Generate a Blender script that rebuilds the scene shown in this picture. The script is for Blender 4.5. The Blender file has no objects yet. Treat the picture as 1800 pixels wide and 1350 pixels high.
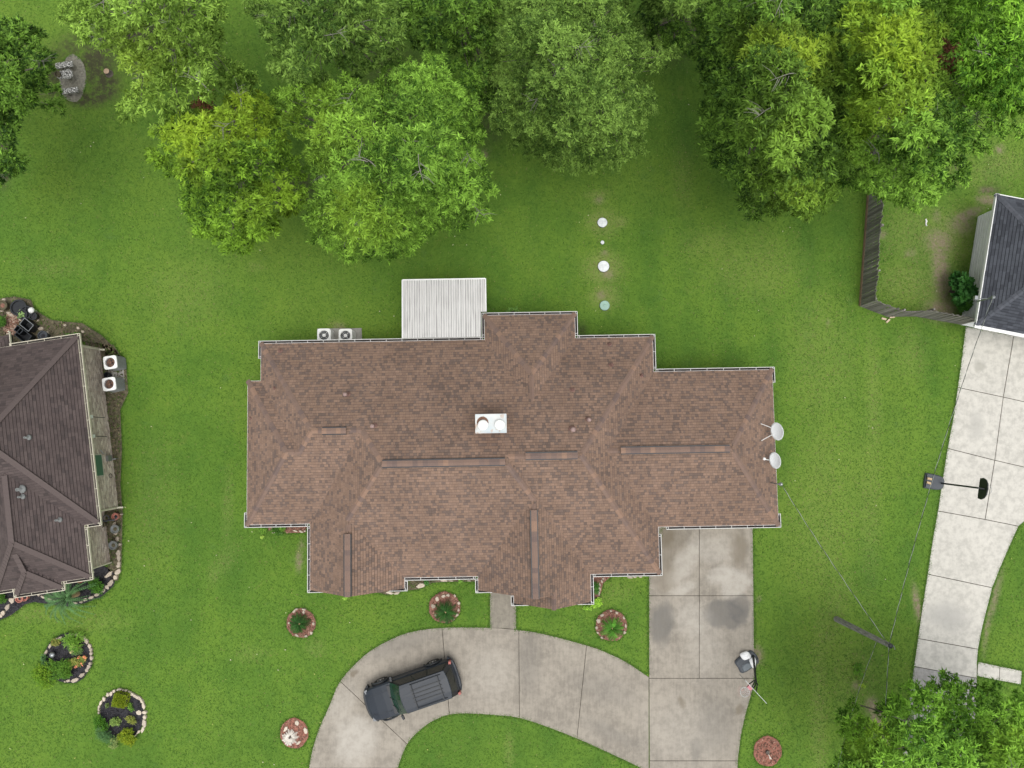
import bpy, math, random
import numpy as np
from mathutils import Vector, Matrix

random.seed(7)
RNG = np.random.default_rng(7)
SC = bpy.context.scene
COL = SC.collection
rad = math.radians

# ------------------------------------------------------------------ camera, sky, sun, exposure
CAM_H, CAM_F, CAM_T = 38.0, 1250.0, rad(3.66)
cd = bpy.data.cameras.new('camera')
cam = bpy.data.objects.new('camera', cd); COL.objects.link(cam)
cam.location = (0, 0, CAM_H); cam.rotation_euler = (CAM_T, 0, 0)
cd.sensor_width = 36; cd.lens = 36 * CAM_F / 1800; cd.clip_start = 0.5; cd.clip_end = 6000
SC.camera = cam

SUN_DIR = Vector((0.10, -0.20, 0.97)).normalized()
wd = bpy.data.worlds.new('World'); SC.world = wd; wd.use_nodes = True
nt = wd.node_tree; nt.nodes.clear()
sky = nt.nodes.new('ShaderNodeTexSky'); sky.sky_type = 'NISHITA'; sky.sun_disc = False
sky.sun_elevation = math.asin(SUN_DIR.z); sky.sun_rotation = math.atan2(SUN_DIR.x, SUN_DIR.y)
sky.dust_density = 3.0
hs = nt.nodes.new('ShaderNodeHueSaturation'); hs.inputs['Saturation'].default_value = 0.14   # thin white cloud cover
bg = nt.nodes.new('ShaderNodeBackground'); bg.inputs['Strength'].default_value = 0.15
wo = nt.nodes.new('ShaderNodeOutputWorld')
nt.links.new(sky.outputs[0], hs.inputs['Color']); nt.links.new(hs.outputs[0], bg.inputs[0]); nt.links.new(bg.outputs[0], wo.inputs[0])
sd = bpy.data.lights.new('sun', 'SUN'); sd.energy = 0.75; sd.angle = rad(35); sd.color = (1, 0.96, 0.9)
sun = bpy.data.objects.new('sun', sd); COL.objects.link(sun); sun.location = (0, 0, 60)
sun.rotation_euler = (-SUN_DIR).to_track_quat('-Z', 'Y').to_euler()
SC.view_settings.view_transform = 'Standard'; SC.view_settings.look = 'None'
SC.view_settings.exposure = 0.63; SC.view_settings.gamma = 1; SC.view_settings.use_curve_mapping = False
SC.cycles.pixel_filter_width = 1.05
SC.cycles.max_bounces = 6; SC.cycles.diffuse_bounces = 2; SC.cycles.transmission_bounces = 4

# ------------------------------------------------------------------ photograph pixel -> point at height z
_c, _s = math.cos(CAM_T), math.sin(CAM_T)
def P(px, py, z=0.0):
    x = (px - 900) / CAM_F; y = -(py - 675) / CAM_F
    Y = y * _c + _s; Z = y * _s - _c
    t = (z - CAM_H) / Z
    return (x * t, Y * t)
def PP(pts, z=0.0): return [P(a, b, z) for a, b in pts]
def to_px(X, Y, Z):
    dz = Z - CAM_H
    yc = Y * _c + dz * _s; zc = -Y * _s + dz * _c
    return 900 + CAM_F * X / -zc, 675 - CAM_F * yc / -zc
def inside(poly, X, Y):
    X = np.asarray(X); Y = np.asarray(Y); r = np.zeros(X.shape, bool); n = len(poly)
    for i in range(n):
        x1, y1 = poly[i]; x2, y2 = poly[(i + 1) % n]
        c = ((y1 > Y) != (y2 > Y))
        with np.errstate(divide='ignore', invalid='ignore'):
            r ^= c & (X < (x2 - x1) * (Y - y1) / (y2 - y1 + 1e-12) + x1)
    return r
def edge_dist(poly, X, Y):
    d = np.full(np.shape(X), 1e9); n = len(poly)
    for i in range(n):
        x1, y1 = poly[i]; x2, y2 = poly[(i + 1) % n]
        dx, dy = x2 - x1, y2 - y1
        t = np.clip(((X - x1) * dx + (Y - y1) * dy) / (dx * dx + dy * dy + 1e-9), 0, 1)
        d = np.minimum(d, np.hypot(X - x1 - t * dx, Y - y1 - t * dy))
    return d
def smooth(pts, n=6, closed=False):
    out = []; m = len(pts)
    g = (lambda i: pts[i % m]) if closed else (lambda i: pts[min(max(i, 0), m - 1)])
    for i in range(m if closed else m - 1):
        p0, p1, p2, p3 = g(i - 1), g(i), g(i + 1), g(i + 2)
        for k in range(n):
            t = k / n; q = []
            for a in range(len(p1)):
                q.append(0.5 * (2 * p1[a] + (p2[a] - p0[a]) * t + (2 * p0[a] - 5 * p1[a] + 4 * p2[a] - p3[a]) * t * t + (3 * p1[a] - p0[a] - 3 * p2[a] + p3[a]) * t ** 3))
            out.append(tuple(q))
    if not closed: out.append(tuple(pts[-1]))
    return out
def area(poly): return 0.5 * sum(poly[i][0] * poly[(i + 1) % len(poly)][1] - poly[(i + 1) % len(poly)][0] * poly[i][1] for i in range(len(poly)))
def ccw(poly): return list(poly) if area(poly) > 0 else list(reversed(poly))
def inset(poly, d):
    poly = ccw(poly); n = len(poly); out = []
    for i in range(n):
        a = Vector(poly[i - 1]); b = Vector(poly[i]); c = Vector(poly[(i + 1) % n])
        e1 = (b - a).normalized(); e2 = (c - b).normalized()
        n1 = Vector((-e1.y, e1.x)); n2 = Vector((-e2.y, e2.x)); m = n1 + n2
        k = max(m.length_squared / 2, 0.35)
        out.append(tuple(b + m * (d / k)))
    return out

# ------------------------------------------------------------------ materials
def nodes_of(name):
    m = bpy.data.materials.new(name); m.use_nodes = True
    n = m.node_tree; b = n.nodes['Principled BSDF']
    return m, n, b
def N(n, t, **kw):
    x = n.nodes.new(t)
    for k, v in kw.items(): setattr(x, k, v)
    return x
def mixc(n, fac, a, b, mode='MIX'):
    x = N(n, 'ShaderNodeMix', data_type='RGBA', blend_type=mode)
    for s, v in ((0, fac), (6, a), (7, b)):
        if hasattr(v, 'is_linked') or hasattr(v, 'links'): n.links.new(v, x.inputs[s])
        else: x.inputs[s].default_value = v if s == 0 else (*v[:3], 1)
    return x.outputs[2]
def mathn(n, op, a, b=0.0, clamp=False):
    x = N(n, 'ShaderNodeMath', operation=op, use_clamp=clamp)
    for i, v in enumerate((a, b)):
        if hasattr(v, 'links'): n.links.new(v, x.inputs[i])
        else: x.inputs[i].default_value = v
    return x.outputs[0]
def noise(n, vec, scale, detail=2, rough=0.5):
    x = N(n, 'ShaderNodeTexNoise'); x.inputs['Scale'].default_value = scale
    x.inputs['Detail'].default_value = detail; x.inputs['Roughness'].default_value = rough
    if vec is not None: n.links.new(vec, x.inputs['Vector'])
    return x.outputs[0]
def rng(n, v, a, b, c=0.0, d=1.0):
    x = N(n, 'ShaderNodeMapRange'); n.links.new(v, x.inputs[0])
    for i, q in enumerate((a, b, c, d)): x.inputs[i + 1].default_value = q
    return x.outputs[0]
def bump(n, b, h, strength, dist=0.02):
    x = N(n, 'ShaderNodeBump'); x.inputs['Strength'].default_value = strength; x.inputs['Distance'].default_value = dist
    n.links.new(h, x.inputs['Height']); n.links.new(x.outputs[0], b.inputs['Normal'])
def geo_pos(n): return N(n, 'ShaderNodeNewGeometry').outputs['Position']
def mat(name, col, rough=0.7, var=0.18, scale=6.0, metal=0.0, bmp=0.0, bscale=None, rnd=0.0, spec=0.4, stretch=None, coat=0.0):
    m, n, b = nodes_of(name)
    v = N(n, 'ShaderNodeTexCoord').outputs['Object']
    if stretch:
        mp = N(n, 'ShaderNodeMapping'); mp.inputs['Scale'].default_value = stretch; n.links.new(v, mp.inputs[0]); v = mp.outputs[0]
    f = noise(n, v, scale, 4, 0.6)
    c = mixc(n, rng(n, f, 0.3, 0.7), [x * (1 - var) for x in col], [min(1, x * (1 + var)) for x in col])
    if rnd:
        r = N(n, 'ShaderNodeObjectInfo').outputs['Random']
        k = rng(n, r, 0, 1, 1 - rnd, 1 + rnd)
        cc = N(n, 'ShaderNodeCombineColor'); 
        for i in range(3): n.links.new(k, cc.inputs[i])
        c = mixc(n, 1.0, c, cc.outputs[0], 'MULTIPLY')
    n.links.new(c, b.inputs['Base Color'])
    b.inputs['Roughness'].default_value = rough; b.inputs['Metallic'].default_value = metal
    b.inputs['Specular IOR Level'].default_value = spec; b.inputs['Coat Weight'].default_value = coat
    if bmp: bump(n, b, noise(n, v, bscale or scale * 4, 3), bmp)
    return m
def vmat(name, rough=0.85, trans=0.0, spec=0.25, fine=0.0, fscale=40, fade=0.0):
    m, n, b = nodes_of(name)
    c = N(n, 'ShaderNodeAttribute', attribute_name='col').outputs['Color']
    if fine:
        f = noise(n, geo_pos(n), fscale, 3, 0.65)
        cc = N(n, 'ShaderNodeCombineColor'); k = rng(n, f, 0.25, 0.75, 1 - fine, 1 + fine)
        for i in range(3): n.links.new(k, cc.inputs[i])
        c = mixc(n, 1.0, c, cc.outputs[0], 'MULTIPLY')
    if fade:
        f2 = noise(n, geo_pos(n), 0.5, 5, 0.65); c2 = N(n, 'ShaderNodeCombineColor'); k2 = rng(n, f2, 0.3, 0.7, 1 - fade, 1 + fade)
        for i in range(3): n.links.new(k2, c2.inputs[i])
        c = mixc(n, 1.0, c, c2.outputs[0], 'MULTIPLY')
    n.links.new(c, b.inputs['Base Color']); b.inputs['Roughness'].default_value = rough; b.inputs['Specular IOR Level'].default_value = spec
    if trans:
        t = N(n, 'ShaderNodeBsdfTranslucent'); n.links.new(c, t.inputs[0])
        mx = N(n, 'ShaderNodeMixShader'); mx.inputs[0].default_value = trans
        n.links.new(b.outputs[0], mx.inputs[1]); n.links.new(t.outputs[0], mx.inputs[2])
        n.links.new(mx.outputs[0], n.nodes['Material Output'].inputs[0])
    return m
M = {}
M['white'] = mat('white_paint', (0.80, 0.80, 0.78), 0.45, 0.06, 3)
M['cream'] = mat('cream_trim', (0.62, 0.58, 0.46), 0.5, 0.08, 3)
M['gutter'] = mat('gutter_white', (0.58, 0.58, 0.55), 0.4, 0.05, 2)
M['trough'] = mat('gutter_trough_dirt_shade', (0.035, 0.03, 0.028), 0.9, 0.5, 9)  # near black: debris, with the shade inside the trough painted in
M['deck'] = mat('roof_underlay', (0.070, 0.052, 0.046), 0.95, 0.2, 5)
M['deck_left'] = mat('roof_underlay_dark', (0.05, 0.041, 0.038), 0.95, 0.2, 5)
M['deck_grey'] = mat('roof_underlay_grey', (0.035, 0.037, 0.042), 0.95, 0.2, 5)
M['shingle'] = vmat('asphalt_shingle', 0.92, 0, 0.2, 0.18, 28, 0.12)
M['leaf'] = vmat('leaf', 0.6, 0.13, 0.18)
M['blade'] = vmat('grass_blade', 0.7, 0.25, 0.2)
M['chip'] = vmat('mulch_chip', 0.9)
M['brickv'] = vmat('tan_brick', 0.9, 0, 0.2, 0.2, 60)
M['wall'] = mat('house_brick', (0.36, 0.27, 0.21), 0.9, 0.2, 5, bmp=0.3)
M['mortar'] = mat('mortar', (0.46, 0.43, 0.37), 0.95, 0.12, 8)
M['soffit'] = mat('soffit_white', (0.7, 0.69, 0.66), 0.7, 0.05, 3)
M['siding'] = mat('white_siding', (0.84, 0.86, 0.84), 0.6, 0.05, 1.5)
M['glass'] = mat('window_glass', (0.03, 0.04, 0.045), 0.05, 0.1, 2, spec=0.6)
M['bark'] = mat('grey_bark', (0.24, 0.23, 0.195), 0.9, 0.25, 5, bmp=0.6)
M['bark_dark'] = mat('dark_bark', (0.12, 0.10, 0.085), 0.9, 0.35, 5, bmp=0.6)
M['pipe'] = mat('vent_paint_brown', (0.20, 0.115, 0.095), 0.6, 0.15, 8)
M['pipe_light'] = mat('vent_cap_pinkish', (0.30, 0.21, 0.19), 0.6, 0.1, 8)
M['black'] = mat('black_plastic', (0.018, 0.02, 0.023), 0.45, 0.2, 6)
M['darkgrey'] = mat('dark_grey_plastic', (0.06, 0.068, 0.078), 0.5, 0.15, 5)
M['lidgrey'] = mat('slate_grey_plastic', (0.13, 0.15, 0.165), 0.5, 0.1, 5)
M['metal'] = mat('galvanised_metal', (0.32, 0.335, 0.34), 0.35, 0.12, 8, metal=0.7)
M['acgrey'] = mat('ac_side_grille', (0.20, 0.21, 0.205), 0.6, 0.15, 10)
M['acwhite'] = mat('ac_white_top', (0.80, 0.80, 0.77), 0.45, 0.05, 4)
M['rust'] = mat('rusty_coil', (0.16, 0.085, 0.055), 0.8, 0.4, 12)
M['stone'] = mat('pale_stone', (0.43, 0.365, 0.29), 0.9, 0.2, 9, rnd=0.22, bmp=0.4)
M['stone_light'] = mat('bleached_stone', (0.55, 0.475, 0.38), 0.9, 0.15, 9, rnd=0.15, bmp=0.4)
M['terra'] = mat('terracotta', (0.40, 0.16, 0.12), 0.8, 0.15, 9)
M['redpaint'] = mat('red_paint', (0.42, 0.05, 0.05), 0.5, 0.15, 9)
M['fence'] = mat('weathered_cedar', (0.20, 0.187, 0.165), 0.9, 0.35, 4, rnd=0.35, stretch=(6, 6, 0.8), bmp=0.4)
M['fence_tan'] = mat('tan_board', (0.24, 0.16, 0.10), 0.9, 0.25, 4)
M['polewood'] = mat('weathered_pole', (0.23, 0.225, 0.205), 0.95, 0.4, 5, stretch=(3, 3, 0.6), bmp=0.5)
M['wood_new'] = mat('pale_cut_wood', (0.58, 0.46, 0.33), 0.8, 0.15, 10)
M['wire_dark'] = mat('black_cable', (0.02, 0.022, 0.02), 0.6, 0.1, 5)
M['wire_light'] = mat('bare_aluminium_wire', (0.30, 0.33, 0.29), 0.5, 0.1, 5)
M['dish'] = mat('pale_grey_dish', (0.76, 0.79, 0.79), 0.45, 0.03, 3)
M['green_lid'] = mat('pale_green_lid', (0.30, 0.46, 0.38), 0.6, 0.08, 6)
M['white_lid'] = mat('white_plastic_lid', (0.68, 0.71, 0.71), 0.5, 0.15, 5)
M['rubber'] = mat('tyre_rubber', (0.018, 0.018, 0.018), 0.85, 0.2, 20)
M['chrome'] = mat('wheel_alloy', (0.55, 0.56, 0.57), 0.3, 0.05, 9, metal=0.8)
M['paint'] = mat('slate_car_paint', (0.022, 0.028, 0.037), 0.33, 0.05, 2.5, spec=0.3)
M['paintdark'] = mat('black_car_trim', (0.02, 0.023, 0.026), 0.5, 0.12, 5)
M['screen'] = mat('green_tint_glass', (0.010, 0.038, 0.022), 0.08, 0.25, 3, spec=0.5)
M['carglass'] = mat('dark_tint_glass', (0.012, 0.016, 0.013), 0.08, 0.2, 3, spec=0.4)
M['taillight'] = mat('red_lens', (0.30, 0.035, 0.02), 0.25, 0.1, 9)
M['headlight'] = mat('clear_lens', (0.16, 0.17, 0.18), 0.15, 0.05, 9)
M['pink'] = mat('faded_pink_plastic', (0.62, 0.25, 0.28), 0.6, 0.08, 9)
M['net'] = mat('white_net_cord', (0.75, 0.75, 0.73), 0.8, 0.05, 9)
M['board'] = mat('clear_acrylic_board', (0.20, 0.22, 0.21), 0.2, 0.05, 4)
M['whitebag'] = mat('white_sandbag', (0.84, 0.84, 0.83), 0.7, 0.05, 6, bmp=0.4, bscale=9)
M['tanbrick'] = mat('tan_brick_block', (0.50, 0.37, 0.22), 0.85, 0.15, 8)
M['mulch_red'] = mat('red_mulch', (0.21, 0.105, 0.075), 0.95, 0.45, 14, bmp=0.8, bscale=30)
M['mulch_bright'] = mat('brick_red_mulch', (0.29, 0.125, 0.09), 0.95, 0.3, 14, bmp=0.8, bscale=30)
M['mulch_black'] = mat('black_mulch', (0.032, 0.031, 0.036), 0.95, 0.45, 14, bmp=0.8, bscale=30)
M['mulch_brown'] = mat('brown_leaf_litter', (0.105, 0.092, 0.055), 0.95, 0.5, 7, bmp=0.8, bscale=30)
M['gravel'] = mat('grey_gravel', (0.20, 0.19, 0.15), 0.95, 0.4, 8, bmp=0.8, bscale=40)
M['soil'] = mat('dark_soil', (0.05, 0.042, 0.03), 0.95, 0.4, 5, bmp=0.5)
M['stump'] = mat('cut_stump', (0.38, 0.27, 0.18), 0.9, 0.25, 8)
M['greenpanel'] = mat('green_shutter', (0.07, 0.15, 0.11), 0.3, 0.1, 3)
M['dead'] = mat('bleached_dead_frond', (0.60, 0.56, 0.49), 0.9, 0.2, 8)
M['frond'] = mat('cycad_frond', (0.026, 0.085, 0.014), 0.6, 0.3, 6, rnd=0.4, spec=.15)
M['frond_light'] = mat('young_cycad_frond', (0.075, 0.22, 0.022), 0.6, 0.3, 6, rnd=0.4, spec=.15)
M['frond_blue'] = mat('palm_frond', (0.10, 0.21, 0.075), 0.6, 0.3, 6, rnd=0.3, spec=.15)
M['palmheart'] = mat('palm_heart', (0.40, 0.28, 0.15), 0.9, 0.3, 12)

def cap_material(name, cols):
    m, n, b = nodes_of(name)
    r = N(n, 'ShaderNodeObjectInfo').outputs['Random']
    cr = N(n, 'ShaderNodeValToRGB'); cr.color_ramp.interpolation = 'CONSTANT'
    e = cr.color_ramp.elements
    while len(e) < len(cols): e.new(0.5)
    for i, c in enumerate(cols): e[i].position = i / len(cols); e[i].color = (*c, 1)
    n.links.new(r, cr.inputs[0])
    f = noise(n, geo_pos(n), 28, 3, 0.65); k = rng(n, f, 0.25, 0.75, 0.85, 1.15)
    cc = N(n, 'ShaderNodeCombineColor')
    for i in range(3): n.links.new(k, cc.inputs[i])
    n.links.new(mixc(n, 1.0, cr.outputs[0], cc.outputs[0], 'MULTIPLY'), b.inputs['Base Color'])
    b.inputs['Roughness'].default_value = 0.92; b.inputs['Specular IOR Level'].default_value = 0.2
    return m
PAL_MAIN = [((0.228, 0.152, 0.112), 0.42), ((0.198, 0.135, 0.103), 0.35), ((0.148, 0.108, 0.089), 0.23)]
PAL_LEFT = [((0.092, 0.072, 0.068), 0.45), ((0.082, 0.064, 0.061), 0.40), ((0.066, 0.053, 0.051), 0.15)]
PAL_GREY = [((0.070, 0.076, 0.089), 0.45), ((0.060, 0.065, 0.077), 0.35), ((0.048, 0.052, 0.062), 0.20)]
M['cap'] = cap_material('ridge_cap_shingle', [(0.205, 0.139, 0.109), (0.185, 0.128, 0.103), (0.255, 0.165, 0.119), (0.150, 0.109, 0.095), (0.195, 0.134, 0.107), (0.170, 0.121, 0.102), (0.200, 0.136, 0.107)])
M['cap_left'] = cap_material('ridge_cap_dark', [(0.10, 0.079, 0.074), (0.09, 0.071, 0.067), (0.105, 0.083, 0.078)])
M['cap_grey'] = cap_material('ridge_cap_grey', [(0.08, 0.086, 0.10), (0.07, 0.075, 0.088), (0.09, 0.095, 0.11)])

def metal_roof_material():
    # grime settles in streaks along the pans
    m, n, b = nodes_of('white_ribbed_metal')
    p = geo_pos(n)
    mp = N(n, 'ShaderNodeMapping'); mp.inputs['Scale'].default_value = (9, 0.45, 1); n.links.new(p, mp.inputs[0])
    f = noise(n, mp.outputs[0], 1.0, 3, 0.6); g = noise(n, p, 1.1, 3); h = noise(n, p, 16, 3, 0.7)
    k = mathn(n, 'MULTIPLY', rng(n, f, 0.40, 0.58), rng(n, g, 0.3, 0.6, 0.45, 1.0))
    k2 = mathn(n, 'MULTIPLY', rng(n, h, 0.62, 0.75), 0.35)
    c = mixc(n, mathn(n, 'MULTIPLY', k, 0.6), (0.52, 0.515, 0.505), (0.20, 0.195, 0.19))
    c = mixc(n, k2, c, (0.2, 0.19, 0.18))
    n.links.new(c, b.inputs['Base Color']); b.inputs['Roughness'].default_value = 0.5
    return m
M['metalroof'] = metal_roof_material()
def chase_material():
    m, n, b = nodes_of('chimney_cover_paint')
    p = N(n, 'ShaderNodeTexCoord').outputs['Object']
    f = noise(n, p, 3.2, 4, 0.6); g = noise(n, p, 2.0, 2)
    c = mixc(n, rng(n, g, 0.35, 0.65), (0.47, 0.53, 0.55), (0.60, 0.61, 0.59))
    c = mixc(n, mathn(n, 'MULTIPLY', rng(n, f, 0.56, 0.68), 0.75), c, (0.42, 0.24, 0.12))
    n.links.new(c, b.inputs['Base Color']); b.inputs['Roughness'].default_value = 0.5
    return m
M['chase'] = chase_material()

def ellipse(n, pos, cx, cy, rx, ry, rot, soft):
    mp = N(n, 'ShaderNodeMapping', vector_type='TEXTURE')
    mp.inputs['Location'].default_value = (cx, cy, 0); mp.inputs['Rotation'].default_value = (0, 0, rot); mp.inputs['Scale'].default_value = (rx, ry, 1)
    n.links.new(pos, mp.inputs[0])
    sp = N(n, 'ShaderNodeSeparateXYZ'); n.links.new(mp.outputs[0], sp.inputs[0])
    l = mathn(n, 'SQRT', mathn(n, 'ADD', mathn(n, 'MULTIPLY', sp.outputs[0], sp.outputs[0]), mathn(n, 'MULTIPLY', sp.outputs[1], sp.outputs[1])))
    x = N(n, 'ShaderNodeMapRange', interpolation_type='SMOOTHSTEP'); n.links.new(l, x.inputs[0])
    for i, q in enumerate((1 + soft, 1 - soft, 0, 1)): x.inputs[i + 1].default_value = q
    return x.outputs[0]
def concrete(name, base, stains=(), speck=0.3, mottled=0.3, brush=0.35):
    m, n, b = nodes_of(name)
    pos = geo_pos(n)
    nz = N(n, 'ShaderNodeTexNoise'); nz.inputs['Scale'].default_value = 1.7; nz.inputs['Detail'].default_value = 4; n.links.new(pos, nz.inputs['Vector'])
    ds = N(n, 'ShaderNodeVectorMath', operation='MULTIPLY_ADD'); n.links.new(nz.outputs['Color'], ds.inputs[0]); ds.inputs[1].default_value = (0.7, 0.7, 0); n.links.new(pos, ds.inputs[2])
    of = N(n, 'ShaderNodeVectorMath', operation='SUBTRACT'); n.links.new(ds.outputs[0], of.inputs[0]); of.inputs[1].default_value = (0.35, 0.35, 0)
    big = noise(n, pos, 0.45, 4, 0.6); mid = noise(n, pos, 2.6, 5, 0.7); fine = noise(n, pos, 8, 6, 0.8); pit = noise(n, pos, 22, 4, 0.7)
    c = mixc(n, rng(n, big, 0.3, 0.7), [x * (1 - mottled) for x in base], [x * (1 + mottled * 0.6) for x in base])
    c = mixc(n, mathn(n, 'MULTIPLY', rng(n, mid, 0.45, 0.66), 0.6), c, [x * 1.28 for x in base])
    c = mixc(n, mathn(n, 'MULTIPLY', rng(n, mid, 0.5, 0.32), 0.6), c, [x * 0.68 for x in base])
    c = mixc(n, mathn(n, 'MULTIPLY', rng(n, fine, 0.52, 0.7), speck), c, [x * 0.6 for x in base])
    c = mixc(n, mathn(n, 'MULTIPLY', rng(n, pit, 0.3, 0.75), 0.22), c, [x * 1.35 for x in base])
    mpb = N(n, 'ShaderNodeMapping'); mpb.inputs['Scale'].default_value = (9, 0.9, 1); n.links.new(pos, mpb.inputs[0])
    broom = noise(n, mpb.outputs[0], 1.0, 4, 0.7)
    c = mixc(n, mathn(n, 'MULTIPLY', rng(n, broom, 0.5, 0.72), brush), c, [x * 0.72 for x in base])
    c = mixc(n, mathn(n, 'MULTIPLY', rng(n, broom, 0.5, 0.3), brush), c, [min(1, x * 1.3) for x in base])
    for (px, py, rx, ry, rot, soft, colr, amt) in stains:
        cx, cy = P(px, py)
        e = ellipse(n, of.outputs[0], cx, cy, rx / 32.9, ry / 32.9, rad(-rot), soft)
        e = mathn(n, 'MULTIPLY', e, rng(n, mid, 0.25, 0.6, amt * 0.55, amt))
        c = mixc(n, e, c, colr)
    n.links.new(c, b.inputs['Base Color']); b.inputs['Roughness'].default_value = 0.9; b.inputs['Specular IOR Level'].default_value = 0.2
    bump(n, b, fine, 0.15, 0.01)
    return m
DK, LT, BR = (0.135, 0.130, 0.120), (0.44, 0.41, 0.36), (0.165, 0.138, 0.10)
M['concrete'] = concrete('old_concrete', (0.280, 0.252, 0.210), [
    (1163, 1096, 19, 36, 8, 0.35, DK, 0.75), (1274, 1078, 38, 25, -4, 0.2, DK, 0.8), (1300, 1070, 18, 26, 0, 0.2, (0.12, 0.115, 0.11), 0.55),
    (1172, 945, 12, 16, 0, 0.6, BR, 0.9), (1185, 965, 28, 40, 0, 0.6, BR, 0.45), (1300, 965, 14, 30, 0, 0.5, BR, 0.7), (1170, 1012, 22, 28, 0, 0.5, BR, 0.5),
    (1205, 985, 16, 40, 30, 0.6, LT, 0.7), (1290, 1025, 26, 22, -30, 0.3, LT, 0.75), (1265, 1010, 22, 12, -30, 0.5, LT, 0.7), (1200, 1035, 22, 9, -20, 0.6, LT, 0.7),
    (1255, 965, 30, 22, 0, 0.6, LT, 0.45), (1215, 1085, 26, 30, 0, 0.6, LT, 0.5), (1240, 1140, 30, 50, 0, 0.7, LT, 0.3), (1200, 1290, 60, 50, 0, 0.7, LT, 0.3),
    (625, 1300, 34, 40, 20, 0.5, LT, 0.8), (600, 1240, 20, 35, 30, 0.6, LT, 0.35), (622, 1183, 8, 6, -40, 0.5, BR, 0.8), (700, 1130, 60, 16, -18, 0.6, DK, 0.3),
    (1198, 1233, 6, 10, 0, 0.6, BR, 0.7), (1260, 1270, 30, 50, 0, 0.7, DK, 0.3), (1300, 1245, 7, 8, 0, 0.5, BR, 0.7), (1222, 1325, 8, 22, 0, 0.6, DK, 0.35),
    (860, 1180, 40, 40, 0, 0.7, LT, 0.3), (930, 1160, 18, 50, 0, 0.6, DK, 0.3), (1060, 1210, 50, 20, 20, 0.7, DK, 0.25), (690, 1225, 60, 20, -19, 0.5, BR, 0.3),
    (1075, 1290, 50, 12, 22, 0.6, DK, 0.3), (1312, 1215, 14, 10, 0, 0.6, (0.38, 0.24, 0.22), 0.45)], 0.35)
M['walk'] = concrete('walkway_concrete', (0.238, 0.216, 0.176), [], 0.4)
M['concrete_white'] = concrete('bright_concrete', (0.48, 0.462, 0.415), [
    (1722, 645, 8, 7, 0, 0.6, (0.3, 0.29, 0.25), 0.6), (1715, 750, 12, 22, 0, 0.7, (0.36, 0.35, 0.32), 0.6), (1672, 1085, 30, 22, 25, 0.7, (0.34, 0.33, 0.31), 0.6),
    (1790, 660, 5, 10, 0, 0.6, (0.35, 0.34, 0.3), 0.5), (1640, 1080, 26, 14, 0, 0.7, (0.4, 0.39, 0.36), 0.4)], 0.12, 0.09, 0.12)
M['concrete_apron'] = concrete('grey_apron_concrete', (0.31, 0.30, 0.285), [], 0.2, 0.1)
M['pad'] = concrete('pad_concrete', (0.32, 0.31, 0.28), [], 0.3)

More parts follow.
